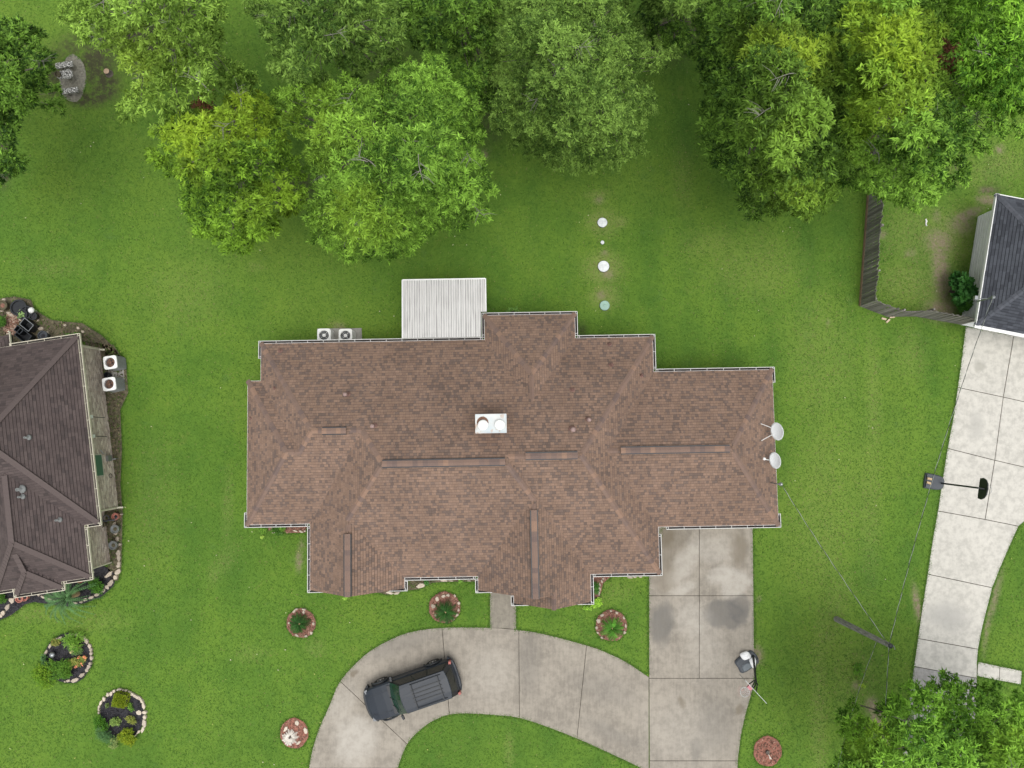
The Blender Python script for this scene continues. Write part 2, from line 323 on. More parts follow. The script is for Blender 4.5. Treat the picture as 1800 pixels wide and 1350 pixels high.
def lawn_material():
    m, n, b = nodes_of('mown_grass')
    pos = geo_pos(n)
    fine = noise(n, pos, 9.5, 6, 0.82); mid = noise(n, pos, 2.1, 6, 0.72); big = noise(n, pos, 0.33, 4, 0.6); vf = noise(n, pos, 42, 2, 0.6)
    c = mixc(n, rng(n, fine, 0.38, 0.62), (0.046, 0.116, 0.013), (0.108, 0.208, 0.025))
    c = mixc(n, mathn(n, 'MULTIPLY', rng(n, vf, 0.35, 0.7), 0.35), c, (0.100, 0.225, 0.020))
    c = mixc(n, mathn(n, 'MULTIPLY', rng(n, mid, 0.42, 0.70), 0.4), c, (0.125, 0.215, 0.020))
    c = mixc(n, mathn(n, 'MULTIPLY', rng(n, mid, 0.5, 0.28), 0.45), c, (0.032, 0.098, 0.010))
    c = mixc(n, mathn(n, 'MULTIPLY', rng(n, big, 0.48, 0.68), 0.5), c, (0.130, 0.220, 0.022))
    c = mixc(n, mathn(n, 'MULTIPLY', rng(n, big, 0.5, 0.3), 0.45), c, (0.034, 0.112, 0.010))
    huge = noise(n, pos, 0.085, 3, 0.55)
    c = mixc(n, mathn(n, 'MULTIPLY', rng(n, huge, 0.48, 0.66), 0.55), c, (0.140, 0.220, 0.030))
    c = mixc(n, mathn(n, 'MULTIPLY', rng(n, huge, 0.5, 0.34), 0.55), c, (0.036, 0.108, 0.013))
    weed = noise(n, pos, 0.9, 5, 0.75)
    c = mixc(n, mathn(n, 'MULTIPLY', rng(n, weed, 0.58, 0.68), 0.35), c, (0.060, 0.130, 0.040))
    c = mixc(n, mathn(n, 'MULTIPLY', rng(n, weed, 0.40, 0.32), 0.40), c, (0.170, 0.205, 0.045))
    mow = N(n, 'ShaderNodeAttribute', attribute_name='mow').outputs['Fac']
    c = mixc(n, mathn(n, 'MULTIPLY', mow, 0.38), c, (0.120, 0.220, 0.022))
    dry = N(n, 'ShaderNodeAttribute', attribute_name='dry').outputs['Fac']
    dn = mathn(n, 'MULTIPLY', dry, rng(n, noise(n, pos, 5, 5, 0.75), 0.3, 0.62, 0.2, 1.1), True)
    c = mixc(n, dn, c, mixc(n, rng(n, fine, 0.35, 0.65), (0.15, 0.205, 0.045), (0.25, 0.295, 0.09)))
    dirt = N(n, 'ShaderNodeAttribute', attribute_name='dirt').outputs['Fac']
    dd = mathn(n, 'MULTIPLY', dirt, rng(n, noise(n, pos, 4, 6, 0.8), 0.34, 0.56, 0.1, 1.25), True)
    c = mixc(n, dd, c, mixc(n, rng(n, fine, 0.3, 0.7), (0.14, 0.108, 0.07), (0.31, 0.25, 0.18)))
    soil = N(n, 'ShaderNodeAttribute', attribute_name='soil').outputs['Fac']
    sl = mathn(n, 'MULTIPLY', soil, rng(n, noise(n, pos, 3, 6, 0.8), 0.34, 0.56, 0.15, 1.2), True)
    c = mixc(n, sl, c, mixc(n, rng(n, fine, 0.3, 0.7), (0.022, 0.02, 0.013), (0.06, 0.05, 0.032)))  # dark soil, plus shade painted into the ground at some spots
    c = mixc(n, 0.09, c, (0.175, 0.245, 0.065))
    n.links.new(c, b.inputs['Base Color']); b.inputs['Roughness'].default_value = 0.85; b.inputs['Specular IOR Level'].default_value = 0.15
    bump(n, b, mathn(n, 'ADD', fine, mathn(n, 'MULTIPLY', vf, 0.6)), 0.35, 0.05)
    return m
M['lawn'] = lawn_material()
def pebble_material():
    m, n, b = nodes_of('pebble_mosaic')
    p = N(n, 'ShaderNodeTexCoord').outputs['Object']
    v = N(n, 'ShaderNodeTexVoronoi', feature='DISTANCE_TO_EDGE'); v.inputs['Scale'].default_value = 11; n.links.new(p, v.inputs['Vector'])
    c = mixc(n, rng(n, v.outputs['Distance'], 0.06, 0.16), (0.07, 0.07, 0.06), (0.62, 0.61, 0.56))
    n.links.new(c, b.inputs['Base Color']); b.inputs['Roughness'].default_value = 0.8
    bump(n, b, rng(n, v.outputs['Distance'], 0.0, 0.25), 0.8, 0.03)
    return m
M['pebble'] = pebble_material()

# ------------------------------------------------------------------ mesh building
OFF = {}
def root_of(o):
    while o.parent: o = o.parent
    return o
def mw(o):
    m = Matrix.LocRotScale(o.location, o.rotation_euler, o.scale)
    return (mw(o.parent) @ m) if o.parent else m
def link(o, parent=None):
    COL.objects.link(o)
    if parent: o.parent = parent
    return o
class MB:
    def __init__(s): s.v = []; s.f = []; s.m = []
    def add(s, vs, fs, mi=0):
        k = len(s.v); s.v.extend(tuple(v) for v in vs)
        for f in fs: s.f.append(tuple(i + k for i in f)); s.m.append(mi)
        return s
    def box(s, c, d, rz=0.0, mi=0, ry=0.0, rx=0.0):
        M4 = Matrix.Translation(c) @ Matrix.Rotation(rz, 4, 'Z') @ Matrix.Rotation(ry, 4, 'Y') @ Matrix.Rotation(rx, 4, 'X')
        vs = [M4 @ Vector((x * d[0] / 2, y * d[1] / 2, z * d[2] / 2)) for x in (-1, 1) for y in (-1, 1) for z in (-1, 1)]
        return s.add(vs, [(0, 1, 3, 2), (4, 6, 7, 5), (0, 4, 5, 1), (2, 3, 7, 6), (0, 2, 6, 4), (1, 5, 7, 3)], mi)
    def bar(s, a, b, w, h, mi=0):
        a, b = Vector(a), Vector(b); d = b - a
        M4 = Matrix.Translation((a + b) / 2) @ d.to_track_quat('X', 'Z').to_matrix().to_4x4()
        l = d.length
        vs = [M4 @ Vector((x * l / 2, y * w / 2, z * h / 2)) for x in (-1, 1) for y in (-1, 1) for z in (-1, 1)]
        return s.add(vs, [(0, 1, 3, 2), (4, 6, 7, 5), (0, 4, 5, 1), (2, 3, 7, 6), (0, 2, 6, 4), (1, 5, 7, 3)], mi)
    def prism(s, poly, z0, z1, mi=0, bevel=0.0):
        poly = ccw(poly); n = len(poly)
        zs = z0 if callable(z0) else (lambda x, y: z0); zt = z1 if callable(z1) else (lambda x, y: z1)
        bot = [(x, y, zs(x, y)) for x, y in poly]
        if bevel:
            top = inset(poly, bevel)
            mid = [(x, y, zt(x, y) - bevel) for x, y in poly]; tp = [(x, y, zt(x, y)) for x, y in top]
            vs = bot + mid + tp
            fs = [tuple(reversed(range(n)))] + [(i, (i + 1) % n, n + (i + 1) % n, n + i) for i in range(n)] + \
                 [(n + i, n + (i + 1) % n, 2 * n + (i + 1) % n, 2 * n + i) for i in range(n)] + [tuple(range(2 * n, 3 * n))]
        else:
            vs = bot + [(x, y, zt(x, y)) for x, y in poly]
            fs = [tuple(reversed(range(n)))] + [(i, (i + 1) % n, n + (i + 1) % n, n + i) for i in range(n)] + [tuple(range(n, 2 * n))]
        return s.add(vs, fs, mi)
    def lathe(s, prof, n=16, c=(0, 0, 0), mi=0, mtx=None):
        vs = []
        for r, z in prof:
            for k in range(n):
                a = 2 * math.pi * k / n; v = Vector((r * math.cos(a), r * math.sin(a), z))
                v = (mtx @ v) if mtx else v
                vs.append(v + Vector(c))
        fs = []
        for i in range(len(prof) - 1):
            for k in range(n):
                k2 = (k + 1) % n
                fs.append((i * n + k, i * n + k2, (i + 1) * n + k2, (i + 1) * n + k))
        fs.append(tuple(reversed(range(n)))); fs.append(tuple(range((len(prof) - 1) * n, len(prof) * n)))
        return s.add(vs, fs, mi)
    def tube(s, pts, r, n=6, mi=0):
        pts = [Vector(p) for p in pts]; m = len(pts)
        rs = r if isinstance(r, (list, tuple)) else [r] * m
        vs = []; up = Vector((0.13, 0.31, 0.94))
        for i in range(m):
            d = (pts[min(i + 1, m - 1)] - pts[max(i - 1, 0)]).normalized()
            a = d.cross(up)
            if a.length < 1e-4: a = d.cross(Vector((1, 0, 0)))
            a.normalize(); b = d.cross(a)
            for k in range(n):
                t = 2 * math.pi * k / n
                vs.append(pts[i] + (a * math.cos(t) + b * math.sin(t)) * rs[i])
        fs = [(i * n + k, i * n + (k + 1) % n, (i + 1) * n + (k + 1) % n, (i + 1) * n + k) for i in range(m - 1) for k in range(n)]
        fs += [tuple(range(n)), tuple(reversed(range((m - 1) * n, m * n)))]
        return s.add(vs, fs, mi)
    def ring(s, c, R, r, n=20, k=6, mi=0, mtx=None):
        vs = []
        for i in range(n):
            a = 2 * math.pi * i / n
            for j in range(k):
                t = 2 * math.pi * j / k
                v = Vector(((R + r * math.cos(t)) * math.cos(a), (R + r * math.cos(t)) * math.sin(a), r * math.sin(t)))
                v = (mtx @ v) if mtx else v
                vs.append(v + Vector(c))
        fs = [(i * k + j, ((i + 1) % n) * k + j, ((i + 1) % n) * k + (j + 1) % k, i * k + (j + 1) % k) for i in range(n) for j in range(k)]
        return s.add(vs, fs, mi)
    def mesh(s, name, mats, off=(0, 0, 0), sm=False):
        me = bpy.data.meshes.new(name)
        o = off
        me.from_pydata([(x - o[0], y - o[1], z - o[2]) for x, y, z in s.v], [], s.f)
        for q in (mats if isinstance(mats, (list, tuple)) else [mats]): me.materials.append(q)
        if any(s.m): me.polygons.foreach_set('material_index', s.m)
        if sm: me.polygons.foreach_set('use_smooth', [True] * len(me.polygons))
        me.validate(); me.update()
        return me
    def build(s, name, mats, parent=None, sm=False, kind=None):
        off = OFF.get(root_of(parent).name, (0, 0, 0)) if parent else (0, 0, 0)
        o = link(bpy.data.objects.new(name, s.mesh(name, mats, off, sm)), parent)
        if kind: o['kind'] = kind
        return o
    def stand(s, name, mats, base, sm=False):          # top-level mesh whose origin is its base point
        return at_base(link(bpy.data.objects.new(name, s.mesh(name, mats, base, sm))), base)
def at_base(o, b): o.location = b; return o
def color_mesh(name, verts, faces, cols, material):
    me = bpy.data.meshes.new(name)
    verts = np.asarray(verts, np.float32)
    if isinstance(faces, np.ndarray):
        k = faces.shape[1]; nf = len(faces)
        me.vertices.add(len(verts)); me.vertices.foreach_set('co', verts.ravel())
        me.loops.add(nf * k); me.loops.foreach_set('vertex_index', faces.astype(np.int32).ravel())
        me.polygons.add(nf); me.polygons.foreach_set('loop_start', np.arange(0, nf * k, k, dtype=np.int32))
        me.update(calc_edges=True)
    else:
        me.from_pydata(verts.tolist(), [], faces); me.update()
    a = me.attributes.new('col', 'FLOAT_COLOR', 'POINT')
    c4 = np.ones((len(verts), 4), np.float32); c4[:, :3] = cols
    a.data.foreach_set('color', c4.ravel())
    me.materials.append(material)
    return me
def tag(o, label=None, cat=None, group=None, kind=None):
    if label: o['label'] = label
    if cat: o['category'] = cat
    if group: o['group'] = group
    if kind: o['kind'] = kind
    return o
def thing(name, label, cat, loc=(0, 0, 0), rz=0.0, group=None, off=None):
    o = bpy.data.objects.new(name, None); COL.objects.link(o)
    o.location = loc; o.rotation_euler = (0, 0, rz); o.empty_display_size = 0.3
    tag(o, label, cat, group)
    if off is not None: OFF[o.name] = off
    return o
def piece(name, mesh, parent, loc=(0, 0, 0), rot=(0, 0, 0), scale=(1, 1, 1)):
    o = bpy.data.objects.new(name, mesh); link(o, parent)
    o.location = loc; o.rotation_euler = rot; o.scale = scale
    return o

# ------------------------------------------------------------------ lawn
CURVE_OUT = [(535, 1420), (538, 1385), (543, 1350), (550, 1315), (562, 1278), (580, 1238), (598, 1197), (640, 1152), (680, 1127), (720, 1111), (777, 1103), (860, 1103), (912, 1107), (960, 1115), (1031, 1134), (1060, 1144), (1100, 1163), (1140.5, 1190)]
CURVE_IN = [(690, 1420), (694, 1385), (700, 1350), (707, 1328), (716, 1308), (728, 1293), (750, 1274), (770, 1263), (790, 1256), (820, 1254), (870, 1257), (913, 1262), (960, 1277), (1014, 1298), (1050, 1314), (1100, 1337), (1140.5, 1357)]
MAIN_R = [(1323, 925), (1324.5, 1047), (1326, 1192), (1322, 1215), (1312, 1250), (1303, 1290), (1299, 1320), (1297, 1337), (1295, 1420)]
NDL = [(1697, 574), (1690, 630), (1683, 681), (1675, 735), (1665, 788), (1656, 845), (1648, 898), (1638, 955), (1630, 1009), (1621, 1066), (1613, 1122), (1606, 1171), (1600, 1215), (1585, 1330), (1575, 1420)]
NDR = [(1990, 870), (1900, 870), (1850, 885), (1815, 903), (1790, 925), (1772, 965), (1757, 1000), (1744, 1033), (1735, 1068), (1727, 1100), (1719, 1141), (1717, 1165), (1717, 1192), (1716, 1240), (1712, 1330), (1710, 1420)]
def cat2(a, b): return list(a) + list(reversed(b))
DRIVE_POLY = PP(cat2(smooth(CURVE_OUT, 3), smooth(CURVE_IN, 3)))
MAIN_POLY = PP([(1140, 1005), (1140, 1420)] + list(reversed(smooth(MAIN_R, 3))) + [(1165, 925)])
WALK_POLY = PP([(861, 1030), (861, 1104), (907.5, 1107), (907.5, 1030)])
ND_POLY = PP(cat2(smooth(NDL, 2), [(1990, 625)] + NDR))
SIDE_POLY = PP([(1718.5, 1163), (1796, 1179), (1794, 1203), (1717, 1188)])
HARD = [DRIVE_POLY, MAIN_POLY, WALK_POLY, ND_POLY, SIDE_POLY]

def blob(X, Y, px, py, rx, ry, rot=0.0):
    cx, cy = P(px, py); a = rad(-rot); dx, dy = X - cx, Y - cy
    u = (dx * math.cos(a) + dy * math.sin(a)) / (rx / 32.9); v = (-dx * math.sin(a) + dy * math.cos(a)) / (ry / 32.9)
    return np.exp(-0.9 * (u * u + v * v) ** 1.5)
DRY = [(1059, 391, 27, 24, 0, .8), (1090, 390, 14, 10, 0, .8), (1061, 472, 34, 30, 0, .9), (1063, 522, 26, 22, 0, .9), (1440, 620, 60, 120, 0, .28), (1330, 470, 90, 60, 0, .28), (1450, 900, 60, 160, 0, .25), (330, 520, 70, 60, 0, .22), (270, 900, 40, 120, 0, .2), (1050, 342, 22, 8, 0, .6), (1052, 352, 14, 10, 0, .5),
       (1615, 420, 70, 60, 20, .5), (1600, 500, 60, 45, 0, .55), (1700, 300, 80, 25, 20, .45), (1760, 290, 40, 30, 0, .5), (1680, 420, 40, 60, 0, .6), (1640, 520, 40, 40, 0, .6), (590, 570, 16, 10, 0, .6),
       (1440, 1230, 14, 160, 2, .42), (1535, 700, 14, 120, 0, .35), (1465, 1080, 25, 90, 20, .3), (1500, 1190, 40, 60, 0, .3), (1530, 900, 20, 140, 3, .28), (1600, 620, 30, 50, 0, .3),
       (395, 985, 16, 30, 30, .3), (375, 1010, 10, 20, 0, .35), (400, 890, 10, 60, 0, .3), (440, 1150, 30, 14, 0, .25), (555, 1140, 18, 14, 0, .35), (895, 1320, 8, 30, 0, .4), (1070, 1040, 40, 20, 0, .3), (1250, 430, 50, 30, 0, .3),
       (450, 470, 18, 10, 0, .3), (90, 470, 60, 18, 0, .25), (60, 1080, 60, 14, 0, .3), (1200, 310, 18, 60, 0, .25), (170, 1090, 60, 20, 0, .25)]
DIRT = [(1655, 480, 15, 62, -4, 1.0), (1652, 425, 24, 22, 30, .9), (1700, 378, 30, 9, -25, 1.0), (1736, 352, 20, 9, 10, 1.0), (1655, 545, 26, 18, 0, 1.0), (1735, 335, 14, 6, 0, .9), (1690, 395, 26, 18, 0, .7), (1600, 445, 9, 7, 0, .6), (1647, 380, 8, 14, 0, .5),
        (1758, 262, 8, 8, 0, .8), (1612, 1062, 6, 32, -8, 1.0), (1750, 1048, 6, 46, 16, .7), (1735, 1105, 4, 40, 10, .7), (1327, 1152, 13, 17, 0, 1.0), (1532, 1240, 10, 14, 0, 1.0), (1543, 1262, 12, 16, -40, 1.1), (1506, 1205, 8, 7, 0, .7),
        (465, 236, 14, 14, 0, 1.0), (848, 276, 8, 13, 30, 1.0), (1068, 482, 11, 8, 20, .7), (1057, 519, 8, 8, 0, .7), (1062, 446, 6, 6, 0, .6), (1053, 352, 8, 6, 0, .6), (597, 576, 10, 6, 0, .8), (526, 985, 6, 18, 0, .9), (530, 960, 4, 12, 0, .6), (1334, 1053, 4, 5, 0, .7),
        (1552, 412, 7, 7, 0, .7), (1456, 567, 4, 5, 0, .5), (205, 690, 0.1, 0.1, 0, 0), (1590, 1290, 8, 10, 0, .8), (1610, 1305, 10, 12, 0, .8), (1560, 1300, 12, 10, 0, .7), (735, 1017, 16, 12, 20, .9)]
SOIL_SHADE = [(170, 110, 34, 46, 0, 1.1), (185, 150, 30, 34, 0, 1.0), (155, 175, 40, 16, 0, 1.0), (130, 80, 60, 24, -20, .7), (230, 70, 70, 60, 0, .9), (5, 290, 18, 40, 0, 1.2), (700, 140, 60, 60, 0, .7), (520, 330, 40, 40, 0, .8), (1180, 60, 50, 50, 0, 1.0), (860, 200, 30, 60, 0, .7),  # dark soil; the blob between the two top crowns is painted shade
        (1740, 333, 26, 8, 0, .6), (845, 530, 10, 26, 0, .8), (715, 600, 6, 90, 90, .4), (1022, 580, 10, 14, 0, .6), (100, 140, 40, 40, 0, 1.0)]  # spots behind the house paint its shade into the ground
def fields(X, Y):
    dry = np.zeros_like(X); dirt = np.zeros_like(X); soil = np.zeros_like(X)
    for a in DRY: dry = np.maximum(dry, a[5] * blob(X, Y, *a[:5]))
    for a in DIRT: dirt = np.maximum(dirt, a[5] * blob(X, Y, *a[:5]))
    for a in SOIL_SHADE: soil = np.maximum(soil, a[5] * blob(X, Y, *a[:5]))
    mow = 0.5 + 0.5 * np.sin(X * 2 * np.pi / 2.1 + 0.35 * np.sin(Y * 0.3) + 0.02 * Y * 6) * np.where(X > 0, 1.0, 0.45)
    return dry, dirt, soil, mow
def axis(lo, hi, step, far):
    a = list(np.arange(lo, hi + 1e-6, step)); d = step
    left, right = [], []; x = lo
    while x > -far: d *= 1.5; x -= d; left.append(x)
    d = step; x = hi
    while x < far: d *= 1.5; x += d; right.append(x)
    return np.array(left[::-1] + a + right)
def build_lawn():
    ax, ay = axis(-31, 31, 0.16, 2500), axis(-20, 27, 0.16, 2500)
    X, Y = np.meshgrid(ax, ay); nx, ny = len(ax), len(ay)
    V = np.stack([X, Y, np.zeros_like(X)], -1).reshape(-1, 3)
    idx = np.arange(nx * ny).reshape(ny, nx)
    F = np.stack([idx[:-1, :-1], idx[:-1, 1:], idx[1:, 1:], idx[1:, :-1]], -1).reshape(-1, 4)
    me = color_mesh('lawn', V, F, np.ones((len(V), 3)), M['lawn'])
    for nm, val in zip(('dry', 'dirt', 'soil', 'mow'), fields(X.ravel(), Y.ravel())):
        a = me.attributes.new(nm, 'FLOAT', 'POINT'); a.data.foreach_set('value', val.astype(np.float32))
    tag(link(bpy.data.objects.new('lawn', me)), kind='structure')
build_lawn()

BED_POLYS = []       # filled before the grass is sown
def sow_grass(n_field=420000, n_edge=60000):
    X = RNG.uniform(-30, 30, n_field); Y = RNG.uniform(-19, 26, n_field)
    ex, ey = [], []
    for poly in HARD + BED_POLYS:
        p = np.array(poly); q = np.roll(p, -1, 0); L = np.hypot(*(q - p).T); k = RNG.choice(len(p), int(L.sum() * 150), p=L / L.sum())
        t = RNG.random(len(k)); base = p[k] + (q[k] - p[k]) * t[:, None]
        base += RNG.normal(0, 0.04, base.shape); ex.append(base[:, 0]); ey.append(base[:, 1])
    X = np.concatenate([X] + ex); Y = np.concatenate([Y] + ey); edge = np.arange(len(X)) >= n_field
    keep = np.ones(len(X), bool)
    for poly in HARD + BED_POLYS: keep &= edge | ~inside(poly, X, Y)
    qx, qy = to_px(X, Y, 0 * X)
    keep &= ~(edge & (((np.abs(qx - 1140.5) < 7) & (qy > 1186)) | ((np.abs(qy - 1105) < 6) & (qx > 864) & (qx < 905)) | ((np.abs(qx - 1717.5) < 3) & (qy > 1166) & (qy < 1186)) | (qx > 1795) & (qy < 920)))
    dry, dirt, soil, mow = fields(X, Y)
    keep &= RNG.random(len(X)) > np.clip(np.maximum(dirt, soil) * 1.3, 0, 0.97)
    X, Y, dry, mow, edge = X[keep], Y[keep], dry[keep], mow[keep], edge[keep]
    n = len(X); a = RNG.uniform(0, 2 * np.pi, n); h = RNG.uniform(0.03, 0.06, n) + np.where(edge, .008, 0); l = RNG.uniform(0.04, 0.11, n) * np.where(edge, 1.3, 1); w = RNG.uniform(0.010, 0.022, n)
    dx, dy = np.cos(a), np.sin(a)
    V = np.empty((n, 3, 3)); V[:, 0] = np.stack([X - dy * w, Y + dx * w, 0 * X + 0.002], 1); V[:, 1] = np.stack([X + dy * w, Y - dx * w, 0 * X + 0.002], 1)
    V[:, 2] = np.stack([X + dx * l, Y + dy * l, h], 1)
    g = RNG.random((n, 1)); c = np.array([[0.056, 0.142, 0.017]]) * (1 - g) + np.array([[0.132, 0.250, 0.034]]) * g
    y = ((RNG.random(n) < 0.025) | (RNG.random(n) < dry * 0.7))[:, None]
    c = np.where(y, np.array([[0.24, 0.24, 0.09]]), c)
    C = np.repeat(c, 3, 0)
    me = color_mesh('grass_blades', V.reshape(-1, 3), np.arange(3 * n).reshape(-1, 3), C, M['blade'])
    tag(link(bpy.data.objects.new('grass_blades', me)), 'short green mown grass covering the lawns', 'grass', kind='stuff')

# ------------------------------------------------------------------ paving
def paving(name, label_kind, slabs, mats, z=0.03, gap=0.012):
    ps = [PP(s) for s in slabs]
    base = MB()
    root = None
    allp = ps
    under = MB()
    for p in ps: under.prism(p, 0.002, 0.008)
    root = under.build(name, M['soil']); root['kind'] = 'structure'
    for i, p in enumerate(ps):
        q = inset(p, gap)
        MB().prism(q, 0.004, z + 0.002 * (i % 3), bevel=0.008).build('slab', mats[i] if isinstance(mats, list) else mats, root)
    return root
def seg(pts, a, b, n=3):
    s = smooth(pts, n); return s[a * n:b * n + 1]
slabs = []
for a, b, c, d in [(0, 2, 0, 2), (2, 6, 2, 4), (6, 10, 4, 8), (10, 12, 8, 11), (12, 14, 11, 13), (14, 17, 13, 16)]:
    slabs.append(cat2(seg(CURVE_OUT, a, b), seg(CURVE_IN, c, d)))
paving('curved_driveway', '', slabs, M['concrete'])
MR = smooth(MAIN_R, 3)
paving('driveway', '', [
    [(1140.5, 1005), (1140.5, 1047), (1229, 1047), (1229, 920), (1150, 920), (1150, 1005)], [(1229, 920), (1229, 1047), (1324.5, 1047), (1323, 920)],
    [(1140.5, 1047), (1140.8, 1192), (1229, 1192), (1229, 1047)], [(1229, 1047), (1229, 1192), (1326, 1192), (1324.5, 1047)],
    [(1140.8, 1192), (1141.5, 1337)] + list(reversed(MR[6:22])), [(1141.5, 1337), (1141.5, 1420), (1295, 1420), (1297, 1337)]], M['concrete'])
paving('front_walkway', '', [[(861, 1030), (861, 1104), (884, 1104), (907.5, 1106.5), (907.5, 1030)]], M['walk'], 0.028)
CJ = [(1782, 587), (1763, 698), (1748, 809), (1731, 913)]
paving('white_driveway', '', [
    [NDL[0], NDL[1], NDL[2], CJ[1], CJ[0]], [CJ[0], CJ[1], (1870, 722), (1880, 608)], [NDL[2], NDL[3], NDL[4], CJ[2], CJ[1]], [CJ[1], CJ[2], (1860, 835), (1870, 722)],
    [NDL[4], NDL[5], NDL[6], CJ[3], CJ[2]], [CJ[2], CJ[3], (1790, 925), (1815, 903), (1850, 885), (1860, 835)],
    [NDL[6], NDL[7], NDL[8], (1744, 1033), (1757, 1000), (1772, 965), (1790, 925), CJ[3]], [NDL[8], NDL[9], NDL[10], (1719, 1141), (1727, 1100), (1735, 1068), (1744, 1033)],
    [NDL[10], NDL[11], (1717, 1192), (1717, 1165), (1719, 1141)], [NDL[11], NDL[12], NDL[13], NDL[14], NDR[15], NDR[14], NDR[13], (1717, 1192)]],
    [M['concrete_white']] * 9 + [M['concrete_apron']], 0.03, 0.016)
paving('sidewalk', '', [[(1718.5, 1163), (1757, 1171), (1756, 1196), (1717, 1188)], [(1757, 1171), (1796, 1179), (1794, 1203), (1756, 1196)]], M['concrete_white'], 0.03, 0.012)

# ------------------------------------------------------------------ roofs
def clip(poly, a, b, c):                       # keep a*x+b*y+c >= 0
    out = []; n = len(poly)
    for i in range(n):
        p, q = poly[i], poly[(i + 1) % n]
        dp, dq = a * p[0] + b * p[1] + c, a * q[0] + b * q[1] + c
        if dp >= 0: out.append(p)
        if (dp >= 0) != (dq >= 0):
            t = dp / (dp - dq); out.append((p[0] + (q[0] - p[0]) * t, p[1] + (q[1] - p[1]) * t))
    return out
class Block:
    def __init__(s, x0, x1, y0, y1, L=None, R=None, B=None, T=None, ze=2.7, dz=0.0):
        s.r = (x0, x1, y0, y1); ze += dz; s.pl = {}
        if L: s.pl['L'] = (L, 0, ze - L * x0)
        if R: s.pl['R'] = (-R, 0, ze + R * x1)
        if B: s.pl['B'] = (0, B, ze - B * y0)
        if T: s.pl['T'] = (0, -T, ze + T * y1)
        s.faces = {}
        for k, p in s.pl.items():
            poly = [(x0, y0), (x1, y0), (x1, y1), (x0, y1)]
            for k2, q in s.pl.items():
                if k2 != k and poly: poly = clip(poly, q[0] - p[0], q[1] - p[1], q[2] - p[2])
            if len(poly) > 2: s.faces[k] = poly
    def h(s, x, y):
        x0, x1, y0, y1 = s.r
        if not (x0 <= x <= x1 and y0 <= y <= y1): return -9
        return min(a * x + b * y + c for a, b, c in s.pl.values())
def roof(parent, blocks, deck_mat, pal, cap_mat, skip_caps=(), tabw=(0.08, 0.21), expo=0.143, cap_budget=300):
    env = lambda x, y, me: max([b.h(x, y) for b in blocks if b is not me] or [-9])
    deck = MB()
    for b in blocks:
        for k, poly in b.faces.items():
            A, B_, C_ = b.pl[k]
            f0 = lambda x, y: A * x + B_ * y + C_
            deck.prism(poly, lambda x, y: f0(x, y) - 0.13, lambda x, y: f0(x, y) - 0.012)
    rf = deck.build('roof', deck_mat, parent)
    V, F, Cc = [], [], []
    wts = np.cumsum([w for _, w in pal]); cols = [np.array(c) for c, _ in pal]
    rr = random.Random(3)
    for b in blocks:
        x0, x1, y0, y1 = b.r
        for k, poly in b.faces.items():
            A, B_, C_ = b.pl[k]; s = abs(A) + abs(B_)
            e = expo * math.cos(math.atan(s))
            if k == 'L': uv = lambda u, v: (x0 + v, u); us = [p[1] for p in poly]; vs_ = [p[0] - x0 for p in poly]
            if k == 'R': uv = lambda u, v: (x1 - v, u); us = [p[1] for p in poly]; vs_ = [x1 - p[0] for p in poly]
            if k == 'B': uv = lambda u, v: (u, y0 + v); us = [p[0] for p in poly]; vs_ = [p[1] - y0 for p in poly]
            if k == 'T': uv = lambda u, v: (u, y1 - v); us = [p[0] for p in poly]; vs_ = [y1 - p[1] for p in poly]
            vmax = max(vs_); i = 0; big = [rr.random() for _ in range(8)]
            while i * e < vmax:
                v0, v1 = i * e - (0.03 if i == 0 else 0), (i + 1) * e - 0.10 * e
                u = min(us) - rr.random() * 0.3
                while u < max(us):
                    w = rr.uniform(*tabw); u1 = u + w
                    q = [uv(u + 0.003, v0), uv(u1 - 0.003, v0), uv(u1 - 0.003, v1), uv(u + 0.003, v1)]
                    cx, cy = uv((u + u1) / 2, max((v0 + v1) / 2, 0.01)); u = u1
                    hm = A * cx + B_ * cy + C_
                    pin = q if i else [uv(u1 - w + 0.003, 0.005), uv(u1 - 0.003, 0.005), uv(u1 - 0.003, v1), uv(u1 - w + 0.003, v1)]
                    pol = pin
                    for k2, pl in b.pl.items():
                        if k2 != k: pol = clip(pol, pl[0] - A, pl[1] - B_, pl[2] - C_)
                        if len(pol) < 3: break
                    if len(pol) < 3: continue
                    pol = clip(clip(clip(clip(pol, 1, 0, -x0), -1, 0, x1), 0, 1, -y0), 0, -1, y1)
                    if len(pol) < 3: continue
                    if all(env(x, y, b) > A * x + B_ * y + C_ + 0.006 for x, y in pol): continue
                    t = rr.choice((0.016, 0.02, 0.024))
                    col = cols[int(np.searchsorted(wts, rr.random()))] * rr.uniform(0.9, 1.1)
                    pol = ccw(pol); n0 = len(V); nn = len(pol)
                    def vv(x, y): return {'L': x - x0, 'R': x1 - x, 'B': y - y0, 'T': y1 - y}[k]
                    for x, y in pol: V.append((x, y, A * x + B_ * y + C_ + 0.003 + t * (1 - min(max((vv(x, y) - v0) / e, 0), 1) * 0.8)))
                    F.append(tuple(range(n0, n0 + nn)))
                    for j in range(nn):
                        a_, b_ = pol[j], pol[(j + 1) % nn]
                        if abs(vv(*a_) - v0) < 0.04 and abs(vv(*b_) - v0) < 0.04 and abs(vv(*a_) - vv(*b_)) < 0.002:
                            m0 = len(V)
                            for x, y in (a_, b_): V.append((x, y, A * x + B_ * y + C_ - 0.012))
                            F.append((n0 + j, m0, m0 + 1, n0 + (j + 1) % nn)); Cc.extend([])
                    Cc.extend([col] * (len(V) - n0))
                i += 1
    off = OFF.get(root_of(parent).name, (0, 0, 0))
    me = color_mesh('shingles', np.array(V) - np.array(off), F, np.array(Cc), M['shingle'])
